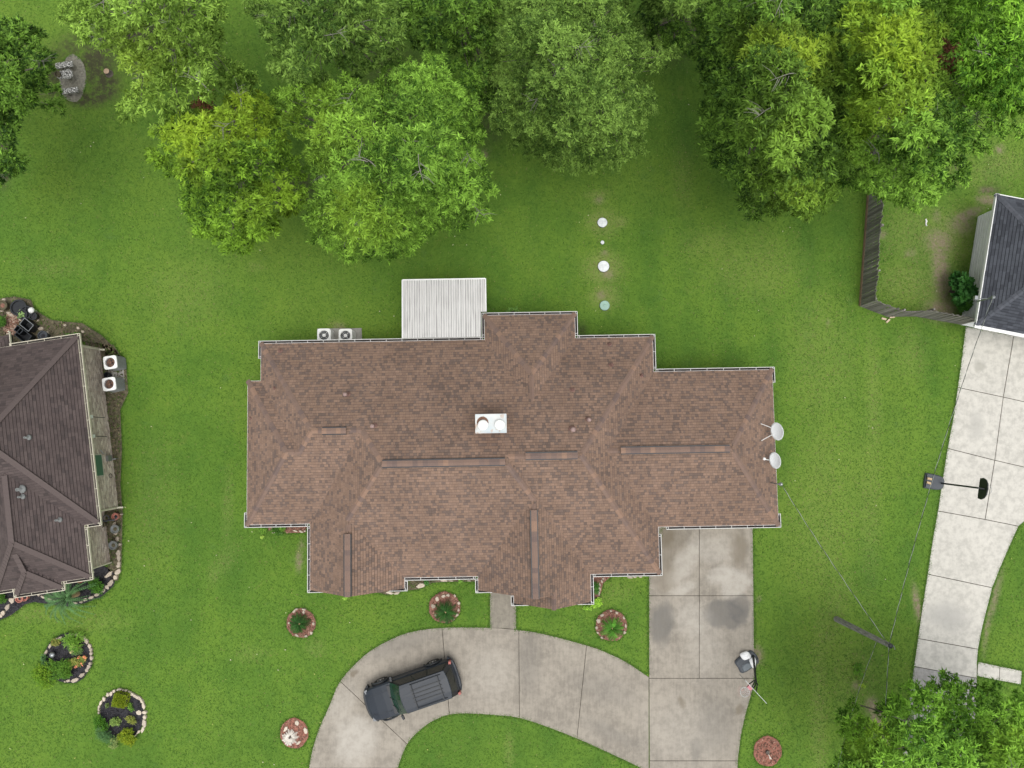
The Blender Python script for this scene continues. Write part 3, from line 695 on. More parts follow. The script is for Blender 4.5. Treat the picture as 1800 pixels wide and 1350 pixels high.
    sh = link(bpy.data.objects.new('shingles', me), rf); sh['kind'] = 'stuff'
    # caps along hips and ridges
    cnt = 0
    for b in blocks:
        ks = list(b.faces)
        for i in range(len(ks)):
            for j in range(i + 1, len(ks)):
                pa, pb = b.pl[ks[i]], b.pl[ks[j]]
                sh_pts = [p for p in b.faces[ks[i]] if any(abs(p[0] - q[0]) + abs(p[1] - q[1]) < 1e-2 for q in b.faces[ks[j]])]
                if len(sh_pts) < 2: continue
                p, q = max(((a_, b_) for a_ in sh_pts for b_ in sh_pts), key=lambda t_: math.dist(*t_))
                z = lambda c: pa[0] * c[0] + pa[1] * c[1] + pa[2]
                p3, q3 = Vector((*p, z(p))), Vector((*q, z(q)))
                if p3.z > q3.z: p3, q3 = q3, p3
                d = q3 - p3; L = d.length
                if L < 0.4: continue
                d.normalize()
                n1 = Vector((-pa[0], -pa[1], 1)).normalized(); n2 = Vector((-pb[0], -pb[1], 1)).normalized()
                s1 = n1.cross(d).normalized(); s2 = n2.cross(d).normalized()
                def toward(sv, k):
                    f_ = b.faces[k]; cen = Vector((sum(c[0] for c in f_) / len(f_) - p3.x, sum(c[1] for c in f_) / len(f_) - p3.y, 0))
                    cen -= Vector((d.x, d.y, 0)).normalized() * cen.dot(Vector((d.x, d.y, 0)).normalized())
                    return sv if sv.dot(cen) > 0 else -sv
                s1, s2 = toward(s1, ks[i]), toward(s2, ks[j])
                w = 0.135; ln = 0.31; up = (n1 + n2).normalized()
                lo = up * 0.040; hi = up * 0.016
                vs = [-d * ln / 2 + lo + s1 * w, -d * ln / 2 + lo * 1.15, -d * ln / 2 + lo + s2 * w, d * ln / 2 + hi + s1 * w, d * ln / 2 + hi, d * ln / 2 + hi + s2 * w]
                vs += [v - up * 0.03 for v in vs[:3]]
                mb = MB().add(vs, [(0, 1, 4, 3), (1, 2, 5, 4), (6, 7, 1, 0), (7, 8, 2, 1), (6, 0, 3), (8, 5, 2)])
                cm = mb.mesh('ridge_cap', cap_mat)
                steps = int(L / 0.255)
                for t in range(steps):
                    c = p3 + d * (0.12 + t * 0.255)
                    if env(c.x, c.y, b) > c.z - 0.02: continue
                    if any(abs(c.x - X) < wx and abs(c.y - Y) < wy for X, Y, wx, wy in skip_caps): continue
                    if cnt >= cap_budget: print('cap budget spent'); break
                    piece('ridge_cap', cm, rf, tuple(c - Vector(off))); cnt += 1
    return rf, env
def ridge_vent(rf, a, b, n, mw_=0.17):
    a, b = Vector(a), Vector(b); off = Vector(OFF.get(root_of(rf).name, (0, 0, 0)))
    d = (b - a).normalized(); s = Vector((-d.y, d.x, 0))
    mb = MB(); mb.bar(a + Vector((0, 0, 0.03)), b + Vector((0, 0, 0.03)), 0.37, 0.10)
    mb.build('ridge_vent', M['black'], rf)
    L = (b - a).length / n; w = 0.135; l2 = L * 0.57
    vs = [-d * l2 + s * w + Vector((0, 0, 0.105)), -d * l2 + Vector((0, 0, 0.145)), -d * l2 - s * w + Vector((0, 0, 0.105)), d * l2 + s * w + Vector((0, 0, 0.092)), d * l2 + Vector((0, 0, 0.132)), d * l2 - s * w + Vector((0, 0, 0.092))]
    cm = MB().add(vs + [v - Vector((0, 0, 0.03)) for v in vs[:3]], [(0, 1, 4, 3), (1, 2, 5, 4), (6, 7, 1, 0), (7, 8, 2, 1)]).mesh('vent_shingle', M['cap'])
    for i in range(n): piece('vent_shingle', cm, rf, tuple(a + d * L * (i + 0.5) - off))
def gutter(parent, a, b, out, z=2.62, step=0.76, mats=None, caps=True):
    a, b, o = Vector((*a, z)), Vector((*b, z)), Vector((*out, 0)); d = (b - a); L = d.length; d.normalize()
    mb = MB(); U = Vector((0, 0, 1))
    mb.bar(a + o * 0.07 - U * 0.03, b + o * 0.07 - U * 0.03, 0.11, 0.02, 1)
    mb.bar(a + o * 0.12 + U * 0.015, b + o * 0.12 + U * 0.015, 0.014, 0.12, 0)
    mb.bar(a + o * 0.124 + U * 0.078, b + o * 0.124 + U * 0.078, 0.026, 0.012, 0)
    n = max(1, int(L / step))
    for i in range(n + 1):
        c = a + d * (L * (i + 0.12) / (n + 0.24)) + U * 0.072
        mb.bar(c - o * 0.02, c + o * 0.12, 0.022, 0.008, 0)
    if caps:
        for c in (a + d * 0.011, b - d * 0.011): mb.bar(c + o * 0.01, c + o * 0.118, 0.02, 0.11, 0)
    return mb.build('gutter', mats or [M['gutter'], M['trough']], parent)
def vent_pipe(parent, x, y, z, r=0.055, h=0.3, cap=False, m=None):
    mb = MB(); m = m or M['pipe']
    mb.lathe([(r * 2.6, -0.06), (r * 2.6, 0.02), (r * 1.5, 0.05), (r, 0.09), (r, h), (r * 0.75, h), (r * 0.7, h - 0.08)], 12, (x, y, z))
    o = mb.build('vent_pipe', [m], parent, True)
    if cap: MB().lathe([(r * 1.3, h + 0.02), (r * 1.75, h + 0.04), (r * 1.7, h + 0.10), (r * 0.9, h + 0.15), (0.01, h + 0.16)], 12, (x, y, z)).build('vent_cap', M['pipe_light'], o, True)
    return o
def window(parent, c, w, h, out, z=1.5):
    o = Vector((*out, 0)); d = Vector((-o.y, o.x, 0)); c = Vector((*c, z))
    f = MB()
    for s in (-1, 1):
        f.bar(c + d * s * w / 2 + o * 0.02 - Vector((0, 0, h / 2)), c + d * s * w / 2 + o * 0.02 + Vector((0, 0, h / 2)), 0.07, 0.07)
        f.bar(c - d * (w / 2 + 0.03) + o * 0.02 + Vector((0, 0, s * h / 2)), c + d * (w / 2 + 0.03) + o * 0.02 + Vector((0, 0, s * h / 2)), 0.075, 0.075)
    f.bar(c - d * w / 2 + o * 0.015, c + d * w / 2 + o * 0.015, 0.05, 0.04)
    fr = f.build('window', M['white'], parent)
    MB().bar(c - d * (w / 2) + o * 0.006, c + d * (w / 2) + o * 0.006, 0.012, h).build('pane', M['glass'], fr)

# ------------------------------------------------------------------ the brown house
HA = rad(1.0)
def HW(x, y): return (x * math.cos(HA) - y * math.sin(HA), x * math.sin(HA) + y * math.cos(HA))
house = thing('house', 'single storey house with brown shingle hip roof and white gutters beside the curved driveway', 'house', (*HW(0, -1), 0), HA, off=(0, -1, 0))
blocks = [
    Block(-10.0, 3.72, -7.14, 4.5, L=0.725, R=0.735, B=0.523, T=0.5),
    Block(-12.45, -6.5, -4.45, 4.5, L=0.705, B=0.483, T=0.5, dz=0.003),
    Block(-13.1, -9.0, -4.45, 2.63, L=0.70, B=0.483, T=0.49, dz=0.006),
    Block(-10.0, -5.37, -7.65, -4.12, L=0.725, R=0.668, dz=0.006),
    Block(-1.79, 3.72, -7.8, -3.3, L=0.744, R=0.735, dz=0.006),
    Block(-0.06, 3.72, -8.45, -7.5, L=0.735, R=0.735, dz=0.003),
    Block(-1.29, 3.24, 0.0, 5.72, L=0.7, R=0.7, T=0.513, dz=0.006),
    Block(-0.33, 7.1, -7.13, 4.5, R=0.72, B=0.485, T=0.5, dz=0.009),
    Block(4.0, 13.0, -4.9, 2.75, R=0.695, B=0.5, T=0.5, dz=0.012)]
VENTS = [((-8.80, 0.08), (-7.70, 0.08), 4.90, 5, blocks[1]), ((-5.88, -1.45), (-0.34, -1.45), 5.675, 24, blocks[0]), ((0.60, -1.22), (2.95, -1.22), 5.56, 10, blocks[7]),
         ((5.07, -1.07), (10.15, -1.07), 4.61, 22, blocks[8]), ((-7.78, -7.62), (-7.78, -4.75), 4.31, 12, blocks[3]), ((0.95, -7.77), (0.95, -3.75), 4.74, 17, blocks[4])]
skip = [((a[0] + b[0]) / 2, (a[1] + b[1]) / 2, abs(a[0] - b[0]) / 2 + 0.1, abs(a[1] - b[1]) / 2 + 0.1) for a, b, *_ in VENTS]
rf, env = roof(house, blocks, M['deck'], PAL_MAIN, M['cap'], skip, cap_budget=300)
for a, b, z, n, bl in VENTS:
    za = bl.h(*[(a[0] + b[0]) / 2, (a[1] + b[1]) / 2]); ridge_vent(rf, (*a, za - 0.02), (*b, za - 0.02), n)
OUT = [(-12.45, 4.5), (-1.29, 4.5), (-1.29, 5.72), (3.24, 5.72), (3.24, 4.5), (7.1, 4.5), (7.1, 2.75), (13.0, 2.75), (13.0, -4.9), (7.1, -4.9), (7.1, -7.13), (3.72, -7.13), (3.72, -8.45), (-0.06, -8.45), (-0.06, -7.8), (-1.79, -7.8), (-1.79, -7.14), (-5.37, -7.14), (-5.37, -7.65), (-10, -7.65), (-10, -4.45), (-13.1, -4.45), (-13.1, 2.63), (-12.45, 2.63)]
WALL = inset(OUT, 0.5)
MB().prism(WALL, 0, 2.56).build('wall', M['wall'], house)
MB().prism(inset(OUT, 0.03), 2.562, 2.582).build('soffit', M['soffit'], house)
fas = MB()
po = ccw(OUT)
for i in range(len(po)):
    a, b = Vector((*po[i], 2.63)), Vector((*po[(i + 1) % len(po)], 2.63)); fas.bar(a, b, 0.02, 0.16)
fas.build('fascia', M['white'], house)
gab = MB()
for x0, x1, y, xr, zr in ((-9.6, -5.75, -7.3, -7.78, 4.1), (-1.4, 3.35, -7.45, 0.95, 4.5), (0.35, 3.3, -8.1, 1.83, 3.85)):
    gab.add([(x0, y, 2.55), (x1, y, 2.55), (xr, y, zr - 0.1), (x0, y + 0.2, 2.55), (x1, y + 0.2, 2.55), (xr, y + 0.2, zr - 0.1)], [(0, 1, 2), (5, 4, 3), (0, 3, 4, 1), (1, 4, 5, 2), (2, 5, 3, 0)])
gab.build('gable_wall', M['wall'], house)
for a, b, o in [((-12.58, 4.5), (-1.40, 4.5), (0, 1)), ((-12.45, 3.75), (-12.45, 4.63), (-1, 0)), ((-1.29, 4.62), (-1.29, 5.85), (-1, 0)), ((-1.42, 5.72), (3.37, 5.72), (0, 1)), ((3.24, 4.62), (3.24, 5.85), (1, 0)), ((3.36, 4.5), (7.23, 4.5), (0, 1)),
                ((7.1, 2.88), (7.1, 4.63), (1, 0)), ((7.22, 2.75), (13.13, 2.75), (0, 1)), ((13.0, 2.1), (13.0, 2.88), (1, 0)), ((13.0, -5.03), (13.0, -4.35), (1, 0)), ((7.5, -4.9), (13.13, -4.9), (0, -1)), ((7.1, -7.26), (7.1, -5.25), (1, 0)),
                ((3.84, -7.13), (7.23, -7.13), (0, -1)), ((3.72, -8.58), (3.72, -6.9), (1, 0)), ((2.75, -8.45), (3.85, -8.45), (0, -1)), ((-0.19, -8.45), (0.75, -8.45), (0, -1)), ((-0.06, -8.58), (-0.06, -8.1), (-1, 0)), ((-1.92, -7.8), (-1.1, -7.8), (0, -1)),
                ((-1.79, -7.93), (-1.79, -7.26), (-1, 0)), ((-5.55, -7.14), (-1.91, -7.14), (0, -1)), ((-5.37, -7.78), (-5.37, -7.26), (1, 0)), ((-6.15, -7.65), (-5.24, -7.65), (0, -1)), ((-10.13, -7.65), (-9.25, -7.65), (0, -1)), ((-10, -7.78), (-10, -4.57), (-1, 0)),
                ((-13.23, -4.45), (-10.12, -4.45), (0, -1)), ((-13.1, -4.58), (-13.1, -3.85), (-1, 0))]:
    gutter(house, a, b, o)
def roof_at(x, y): return max(b.h(x, y) for b in blocks)
def HL(px, py, it=4):
    z = 4.5
    for _ in range(it):
        X, Y = P(px, py, z); x = X * math.cos(HA) + Y * math.sin(HA); y = -X * math.sin(HA) + Y * math.cos(HA); z = max(2.7, roof_at(x, y))
    return x, y, z
for px, py, r, h, cap in [(493, 617, .05, .22, 0), (483, 682, .035, .2, 0), (441, 735, .03, .15, 0), (611, 694, .06, .45, 1), (658, 749, .06, .42, 1), (1006, 755, .07, .4, 1), (1034, 738, .06, .35, 1), (1006, 686, .055, .25, 0), (1071, 606, .05, .25, 0), (1074, 642, .05, .25, 0), (1127, 660, .045, .25, 0)]:
    x, y, z = HL(px, py); vent_pipe(house, x, y, z, r, h, cap)
ch = MB(); ch.box((-0.93, 0.28, 5.35), (1.28, 0.74, 1.9)); chim = ch.build('chimney', M['pipe'], house)
cv = MB(); cv.box((-0.93, 0.28, 6.33), (1.38, 0.84, 0.06))
for d, w in (((0, 0.41), (1.38, 0.03)), ((0, -0.41), (1.38, 0.03)), ((0.68, 0), (0.03, 0.79)), ((-0.68, 0), (0.03, 0.79))): cv.box((-0.93 + d[0], 0.28 + d[1], 6.37), (w[0], w[1], 0.05))
cv.build('chimney_cover', M['chase'], chim)
for x in (-1.28, -0.54):
    fl = MB(); fl.lathe([(0.13, 6.36), (0.13, 6.46), (0.23, 6.47), (0.235, 6.50), (0.16, 6.525), (0.01, 6.53)], 20, (x, 0.22, 0)); fl.build('flue_cap', M['white'], chim, True)
rs = MB(); rs.lathe([(0.25, 6.365), (0.26, 6.372), (0.0, 6.374)], 14, (-1.30, 0.34, 0)); rs.build('rust_ring', M['rust'], chim)
for c, w, h, o in [((-11.0, 4.0), 1.2, 1.2, (0, 1)), ((-7.5, 4.0), 1.5, 1.3, (0, 1)), ((1, 5.22), 1.8, 1.4, (0, 1)), ((5.2, 4.0), 1.2, 1.1, (0, 1)), ((10, 2.25), 1.2, 1.0, (0, 1)), ((-7.7, -7.15), 1.8, 1.5, (0, -1)), ((-3.6, -6.64), 1.6, 1.5, (0, -1)), ((5.4, -6.63), 1.5, 1.4, (0, -1)), ((1.8, -7.95), 1.8, 1.5, (0, -1)), ((-12.6, -1), 1.2, 1.2, (-1, 0)), ((12.5, -1.5), 1.0, 1.0, (1, 0))]:
    window(house, c, w, h, o)
gd = MB()
for x in (8.4, 11.1): gd.box((x, -4.41, 1.08), (2.4, 0.05, 2.16))
gd.build('garage_door', M['white'], house)
MB().box((-0.9, -7.31, 1.05), (0.95, 0.06, 2.1)).build('front_door', M['rust'], house)
mast = MB(); X, Y = P(1376, 851, 4.0); hx, hy = X * math.cos(HA) + Y * math.sin(HA), -X * math.sin(HA) + Y * math.cos(HA)
mast.tube([(12.6, hy, 2.6), (12.62, hy, 3.9), (12.72, hy, 4.0)], 0.03, 8); mast.lathe([(0.07, 3.9), (0.09, 3.95), (0.09, 4.03), (0.03, 4.1)], 12, (12.72, hy, 0))
mast.build('service_mast', M['metal'], house)
MAST_A = HW(12.74, hy)

# patio cover
pc = thing('patio_cover', 'white ribbed metal patio cover streaked with grime behind the brown house', 'patio cover', (*HW(-3.3, 6.1), 0), HA, off=(-3.3, 6.1, 0))
np_ = 17; x0p, x1p = -5.33, -1.21; pw = (x1p - x0p) / np_
def pz(y): return 2.93 - (y - 4.62) * 0.03
def panel(y0):
    mb = MB(); prof = [(0, 0), (pw * .10, 0), (pw * .13, .035), (pw * .22, .035), (pw * .25, 0), (pw * .60, 0), (pw * .63, .035), (pw * .72, .035), (pw * .75, 0), (pw - 0.004, 0)]
    a = [(x, y0 - 6.1, pz(y0) + z) for x, z in prof]; b = [(x, 7.53 - 6.1, pz(7.53) + z) for x, z in prof]; n = len(prof)
    low = [(x, y, z - 0.02) for x, y, z in a], [(x, y, z - 0.02) for x, y, z in b]
    [mb.add([a[i], a[i + 1], b[i + 1], b[i]], [(0, 1, 2, 3)], 0 if i in (1, 2, 3, 5, 6, 7) else 1) for i in range(n - 1)]; mb.add(list(low[0]) + list(low[1]), [(i + 1, i, n + i, n + i + 1) for i in range(n - 1)])
    mb.add(b + list(low[1]), [(i, i + 1, n + i + 1, n + i) for i in range(n - 1)])
    return mb.mesh('roof_panel', [M['soffit'], M['metalroof']])
full, short = panel(4.62), panel(5.88)
for i in range(np_): piece('roof_panel', short if i >= np_ - 1 else full, pc, (x0p + i * pw + 3.3, 0, 0))
tr = MB(); tr.bar((x0p, 7.55, pz(7.53)), (x1p, 7.55, pz(7.53)), 0.05, 0.14); tr.bar((x0p - 0.02, 4.62, pz(4.62) + .01), (x0p - 0.02, 7.55, pz(7.53) + .01), 0.05, 0.13); tr.bar((x1p + 0.02, 5.88, pz(5.88) + .01), (x1p + 0.02, 7.55, pz(7.53) + .01), 0.05, 0.13)
tr.build('edge_trim', M['white'], pc)
MB().bar((x0p + 0.1, 7.2, 2.72), (x1p - 0.1, 7.2, 2.72), 0.09, 0.18).build('beam', M['white'], pc)
for x in (x0p + 0.25, -3.3, x1p - 0.2): MB().box((x, 7.2, 1.315), (0.1, 0.1, 2.63)).build('post', M['white'], pc)

# air conditioners
def ac_unit(name, loc, rz, label, h, s, fanm, top, side, group):
    t = thing(name, label, 'air conditioner', (*loc, 0), rz, group)
    def rr_(s_):
        out = []
        for i in range(40):
            a = 2 * math.pi * i / 40; k = (abs(math.cos(a)) ** 7 + abs(math.sin(a)) ** 7) ** (-1 / 7); out.append((s_ / 2 * k * math.cos(a), s_ / 2 * k * math.sin(a)))
        return out
    MB().prism(rr_(s * 0.96), 0.05, h - 0.17).build('casing', side, t)
    lv = MB()
    for k in range(9):
        z = 0.14 + k * (h - 0.3) / 8.5; lv.prism(rr_(s * 0.985), z, z + 0.03)
    lv.build('louvre_grille', side, t)
    o = rr_(s); n = len(o); R = s * 0.36
    ring = [(R * math.cos(math.atan2(y, x)), R * math.sin(math.atan2(y, x))) for x, y in o]
    mb = MB(); vs = [(x, y, h - 0.06) for x, y in o] + [(x * .985, y * .985, h) for x, y in o] + [(x, y, h + 0.012) for x, y in ring] + [(x, y, h - 0.1) for x, y in ring]
    mb.add(vs, [(a * n + i, a * n + (i + 1) % n, (a + 1) * n + (i + 1) % n, (a + 1) * n + i) for a in range(3) for i in range(n)])
    mb.build('top_cover', top, t)
    MB().lathe([(R * .99, h - 0.14), (R * .99, h - 0.13), (0.01, h - 0.13)], 20).build('fan_well', M['black'] if fanm is M['black'] else M['rust'], t)
    fan = MB()
    for k in range(4):
        a = rad(90 * k + 20); fan.add([(0.05 * math.cos(a), 0.05 * math.sin(a), h - 0.06), (R * .9 * math.cos(a - .35), R * .9 * math.sin(a - .35), h - 0.09), (R * .92 * math.cos(a + .35), R * .92 * math.sin(a + .35), h - 0.04)], [(0, 1, 2)])
    fan.build('fan_blades', M['darkgrey'] if fanm is M['black'] else M['rust'], t)
    MB().lathe([(0.085, h - 0.1), (0.085, h), (0.02, h + 0.01)], 14).build('fan_hub', top if fanm is M['black'] else M['rust'], t)
    g = MB()
    for r in (R * .35, R * .55, R * .75, R * .95): g.ring((0, 0, h + 0.012), r, 0.003, 24, 4)
    for k in range(4): a = rad(45 + 90 * k); g.bar((0.05 * math.cos(a), 0.05 * math.sin(a), h + .016), (R * math.cos(a), R * math.sin(a), h + .016), 0.012, 0.006)
    g.build('fan_guard', top if fanm is M['black'] else M['darkgrey'], t)
    return t
ac_unit('air_conditioner', P(569, 589, .95), HA, 'pale air conditioner behind the brown house, farther from the patio cover', .9, .72, M['black'], M['acwhite'], M['soffit'], 'air conditioners behind the brown house')
ac_unit('air_conditioner', P(607.5, 590, .95), HA, 'pale air conditioner behind the brown house, nearer the patio cover', .98, .72, M['black'], M['acwhite'], M['soffit'], 'air conditioners behind the brown house')
tag(MB().prism(PP([(558, 578), (636, 577), (637, 615), (558, 616)]), 0.003, 0.06).build('ac_pad', M['pad']), kind='structure')
LA = rad(8.6)
ac_unit('air_conditioner', P(193.5, 637, 1.0), LA, 'white topped air conditioner with broken open fan grille beside the tan brick wall', 1.0, .70, M['rust'], M['white'], M['acgrey'], 'air conditioners beside the tan brick wall')
ac_unit('air_conditioner', P(191.5, 675, 1.0), LA, 'white topped air conditioner with whole rusty fan beside the tan brick wall', 1.0, .70, M['rust'], M['white'], M['acgrey'], 'air conditioners beside the tan brick wall')
tag(MB().prism(PP([(190, 628), (216, 627), (222, 686), (196, 692)]), 0.003, 0.07).build('ac_pad', M['pad']), kind='structure')
b_ = MB(); bx, by = P(187, 659, .4); b_.lathe([(0.13, 0.07), (0.16, 0.4), (0.14, 0.4), (0.12, 0.12), (0.01, 0.12)], 16, (bx, by, 0))
tag(b_.stand('bucket', M['black'], (bx, by, 0)), 'black bucket wedged between the two air conditioners by the brick wall', 'bucket')

# satellite dishes
def dish(px, py, z, rx, ry, label, fork):
    X, Y = P(px, py, z); t = thing('satellite_dish', label, 'satellite dish', (X, Y, 2.9), 0, 'satellite dishes on the brown roof edge')
    mtx = Matrix.Rotation(rad(8), 3, 'Z') @ Matrix.Rotation(rad(-64), 3, 'Y') @ Matrix.Diagonal((1, 1, 1))
    dz = z - 2.9; mb = MB(); pr = [(0.001, 0.0)] + [(r, r * r * 0.28) for r in (0.15, 0.3, 0.42, 0.5)]
    full = [(r * rx * 2, h) for r, h in pr] + [(r * rx * 2, h - 0.012) for r, h in reversed(pr)]
    for k in range(1):
        n = 28; vs = []; fs = []
        for r, h in full:
            for i in range(n):
                a = 2 * math.pi * i / n; vs.append(mtx @ Vector((r * math.cos(a), r * math.sin(a) * ry / rx, h)) + Vector((0, 0, dz)))
        for q in range(len(full) - 1):
            for i in range(n): fs.append((q * n + i, q * n + (i + 1) % n, (q + 1) * n + (i + 1) % n, (q + 1) * n + i))
        mb.add(vs, fs)
    mb.build('reflector', M['dish'], t, True)
    MB().tube([(0, 0, dz - 0.05), (-0.06, 0, dz - 0.25), (-0.3, 0.0, 0.28)], 0.028, 8).build('mast', M['metal'], t)
    if fork:
        for s in (1, -1): MB().tube([(-0.12, s * 0.12, dz - 0.2), (-0.62, s * 0.42 - 0.05, 0.42)], 0.018, 6).build('brace', M['white'], t)
    else:
        MB().tube([(-0.25, 0.0, dz - 0.3), (-0.55, 0.06, dz + 0.05)], 0.022, 6).build('arm', M['white'], t)
        MB().lathe([(0.06, 0), (0.07, 0.08), (0.03, 0.12)], 10, (-0.58, 0.07, dz)).build('feed_horn', M['white'], t)
dish(1367.5, 758, 3.9, .40, .43, 'pale oval satellite dish with two white braces reaching onto the brown roof', True)
dish(1364, 809, 3.8, .36, .40, 'pale oval satellite dish with a feed arm on the brown roof edge', False)

# ------------------------------------------------------------------ neighbouring houses
def LW(x, y, a): return (x * math.cos(a) - y * math.sin(a), x * math.sin(a) + y * math.cos(a))
lh = thing('house', 'dark brown roofed house with tan brick wall at the left edge', 'house', (*LW(-23.5, 2, LA), 0), LA, off=(-23.5, 2, 0))
lb = [Block(-36, -20.78, -1.5, 7.85, R=0.87, B=0.60, T=0.60), Block(-26.1, -21.48, -4.05, 4.0, L=0.8, R=0.8, B=0.79, dz=.004), Block(-25.13, -22.9, -4.36, -2.0, L=0.8, R=0.8, B=0.8, dz=.007), Block(-32, -24.25, 4, 8.5, R=0.6, T=0.6, dz=-.3)]
roof(lh, lb, M['deck_left'], PAL_LEFT, M['cap_left'], cap_budget=0, tabw=(0.2, 0.34))
hipm = MB()
for pts in ([(-20.8, 7.83), (-24.0, 3.17)], [(-20.8, -1.47), (-24.0, 3.17)], [(-21.5, -4.02), (-23.78, -1.72)], [(-26.05, -4.0), (-23.78, -1.72)], [(-23.78, -1.72), (-23.78, 1.4)], [(-22.92, -4.33), (-24.01, -3.25)], [(-25.1, -4.33), (-24.01, -3.25)], [(-24.01, -3.25), (-24.01, -2.3)]):
    a, b = pts; za = max(q.h(*a) for q in lb); zb = max(q.h(*b) for q in lb)
    n = max(3, int(math.dist(a, b) / 0.2))
    for i in range(n):
        c = [a[k] + (b[k] - a[k]) * (i + .5) / n for k in (0, 1)]; z = za + (zb - za) * (i + .5) / n; ang = math.atan2(b[1] - a[1], b[0] - a[0])
        hipm.box((c[0], c[1], z + 0.012), (math.dist(a, b) / n * 1.25, 0.26, 0.03), ang, 0, -math.atan2(zb - za, math.dist(a, b)) - 0.05)
hipm.build('hip_caps', M['cap_left'], lh, kind='stuff')
def wall_bricks(parent, a, b, out, z0=0.05, z1=2.5, cols=((0.56, 0.48, 0.39), (0.48, 0.40, 0.33), (0.62, 0.55, 0.46), (0.40, 0.33, 0.28))):
    a, b = Vector(a), Vector(b); d = (b - a); L = d.length; d.normalize(); o = Vector(out); V, C = [], []; F = []
    row = 0; z = z0
    while z < z1:
        x = -0.1 * (row % 2)
        while x < L:
            xa, xb = max(x, 0) + .005, min(x + 0.2, L) - .005; x += 0.205
            if xb - xa < 0.03: continue
            k = len(V); j = 0.006 * random.random()
            for xx in (xa, xb):
                for zz in (z + .004, z + 0.068):
                    for oo in (0.0, 0.012 + j): q = a + d * xx + o * oo; V.append((q.x, q.y, zz))
            F += [(k + 1, k + 5, k + 7, k + 3), (k + 2, k + 3, k + 7, k + 6), (k, k + 4, k + 5, k + 1), (k, k + 1, k + 3, k + 2), (k + 4, k + 6, k + 7, k + 5)]
            c = np.array(random.choice(cols)) * random.uniform(.85, 1.15); C += [c] * 8
        z += 0.077; row += 1
    off = OFF.get(root_of(parent).name, (0, 0, 0))
    o_ = link(bpy.data.objects.new('bricks', color_mesh('bricks', np.array(V) - np.array(off), F, np.array(C), M['brickv'])), parent); o_['kind'] = 'stuff'
LWALL = [(-36, -1.0), (-25.7, -1.0), (-25.7, -3.7), (-21.95, -3.7), (-21.95, -1.0), (-21.2, -1.0), (-21.2, 7.6), (-36, 7.6)]
lwall = MB().prism(LWALL, 0, 2.55).build('wall', M['mortar'], lh)
wall_bricks(lwall, (-21.2, -1.0), (-21.2, 7.6), (1, 0)); wall_bricks(lwall, (-21.95, -3.7), (-21.95, -1.0), (1, 0)); wall_bricks(lwall, (-21.95, -1.0), (-21.2, -1.0), (0, -1)); wall_bricks(lwall, (-25.7, -3.7), (-21.95, -3.7), (0, -1)); wall_bricks(lwall, (-30, 7.6), (-21.2, 7.6), (0, 1))
MB().prism([(-36, -1.5), (-26, -1.5), (-26, -4.0), (-25.1, -4.3), (-22.95, -4.3), (-22.95, -4.0), (-21.5, -4.0), (-21.5, -1.45), (-20.8, -1.45), (-20.8, 7.8), (-36, 7.8)], 2.555, 2.575).build('soffit', M['soffit'], lh)
lf = MB(); pts = [(-26.1, -4.05), (-25.13, -4.05), (-25.13, -4.36), (-22.9, -4.36), (-22.9, -4.05), (-21.48, -4.05), (-21.48, -1.5), (-20.78, -1.5), (-20.78, 7.85), (-30, 7.85)]
for a, b in zip(pts, pts[1:]): lf.bar((*a, 2.62), (*b, 2.62), 0.02, 0.15)
lf.build('fascia', M['cream'], lh)
GC = [M['cream'], M['trough']]
for a, b, o in [((-20.78, -1.62), (-20.78, 7.98), (1, 0)), ((-21.48, -4.17), (-21.48, -1.62), (1, 0)), ((-21.36, -1.5), (-20.66, -1.5), (0, -1)), ((-24.2, 7.85), (-20.65, 7.85), (0, 1)), ((-22.78, -4.05), (-21.35, -4.05), (0, -1)), ((-25.25, -4.36), (-22.78, -4.36), (0, -1)), ((-22.9, -4.48), (-22.9, -3.6), (1, 0)), ((-25.13, -4.48), (-25.13, -3.65), (-1, 0)), ((-26.2, -4.05), (-25.2, -4.05), (0, -1)), ((-24.25, 7.2), (-24.25, 8.62), (1, 0))]:
    gutter(lh, a, b, o, step=0.82, mats=GC)
for y, x in ((7.5, -21.14), (-0.95, -21.14)):
    d = MB(); d.tube([(-20.72, y, 2.55), (x, y, 2.35), (x, y, 0.3), (x + 0.22, y - .03, 0.12)], 0.05, 8); d.build('downspout', M['cream'], lh)
d = MB(); d.tube([(-21.4, -3.85, 2.5), (-21.86, -3.74, 2.2), (-21.86, -3.74, .1)], 0.04, 8); d.build('downspout', M['cream'], lh)
sh_ = MB(); sh_.box((-21.155, 1.35, 1.75), (0.05, 1.05, 1.15)); so = sh_.build('shuttered_window', M['greenpanel'], lh)
MB().box((-21.15, 1.35, 1.75), (0.035, 1.15, 1.25)).build('window_frame', M['mortar'], so)
for y in (3.85, 2.85):
    bx_ = MB(); bx_.box((-21.12, y, 1.75), (0.1, 0.16, 0.24)); bo = bx_.build('disconnect_box', M['white'], lh)
    MB().tube([(-21.1, y, 1.64), (-21.08, y - .02, 1.3), (-20.98, y - .05, .75)], 0.018, 6).build('conduit', M['black'], bo)
meter = MB(); meter.box((-21.11, 2.02 - .35, .55), (0.14, 0.3, 0.35)); meter.tube([(-21.12, 1.9, .7), (-21.08, 1.95, 1.1), (-21.14, 2.15, 1.2)], 0.02, 6); meter.tube([(-21.05, 1.6, .4), (-20.9, 1.6, .35), (-20.9, 1.6, .02)], 0.02, 6)
meter.build('gas_meter', M['metal'], lh)
MB().ring((-21.13, 0.75, 0.55), .11, .014, 18, 5, 0, Matrix.Rotation(rad(80), 3, 'Y')).build('hose_loop', M['black'], lh)
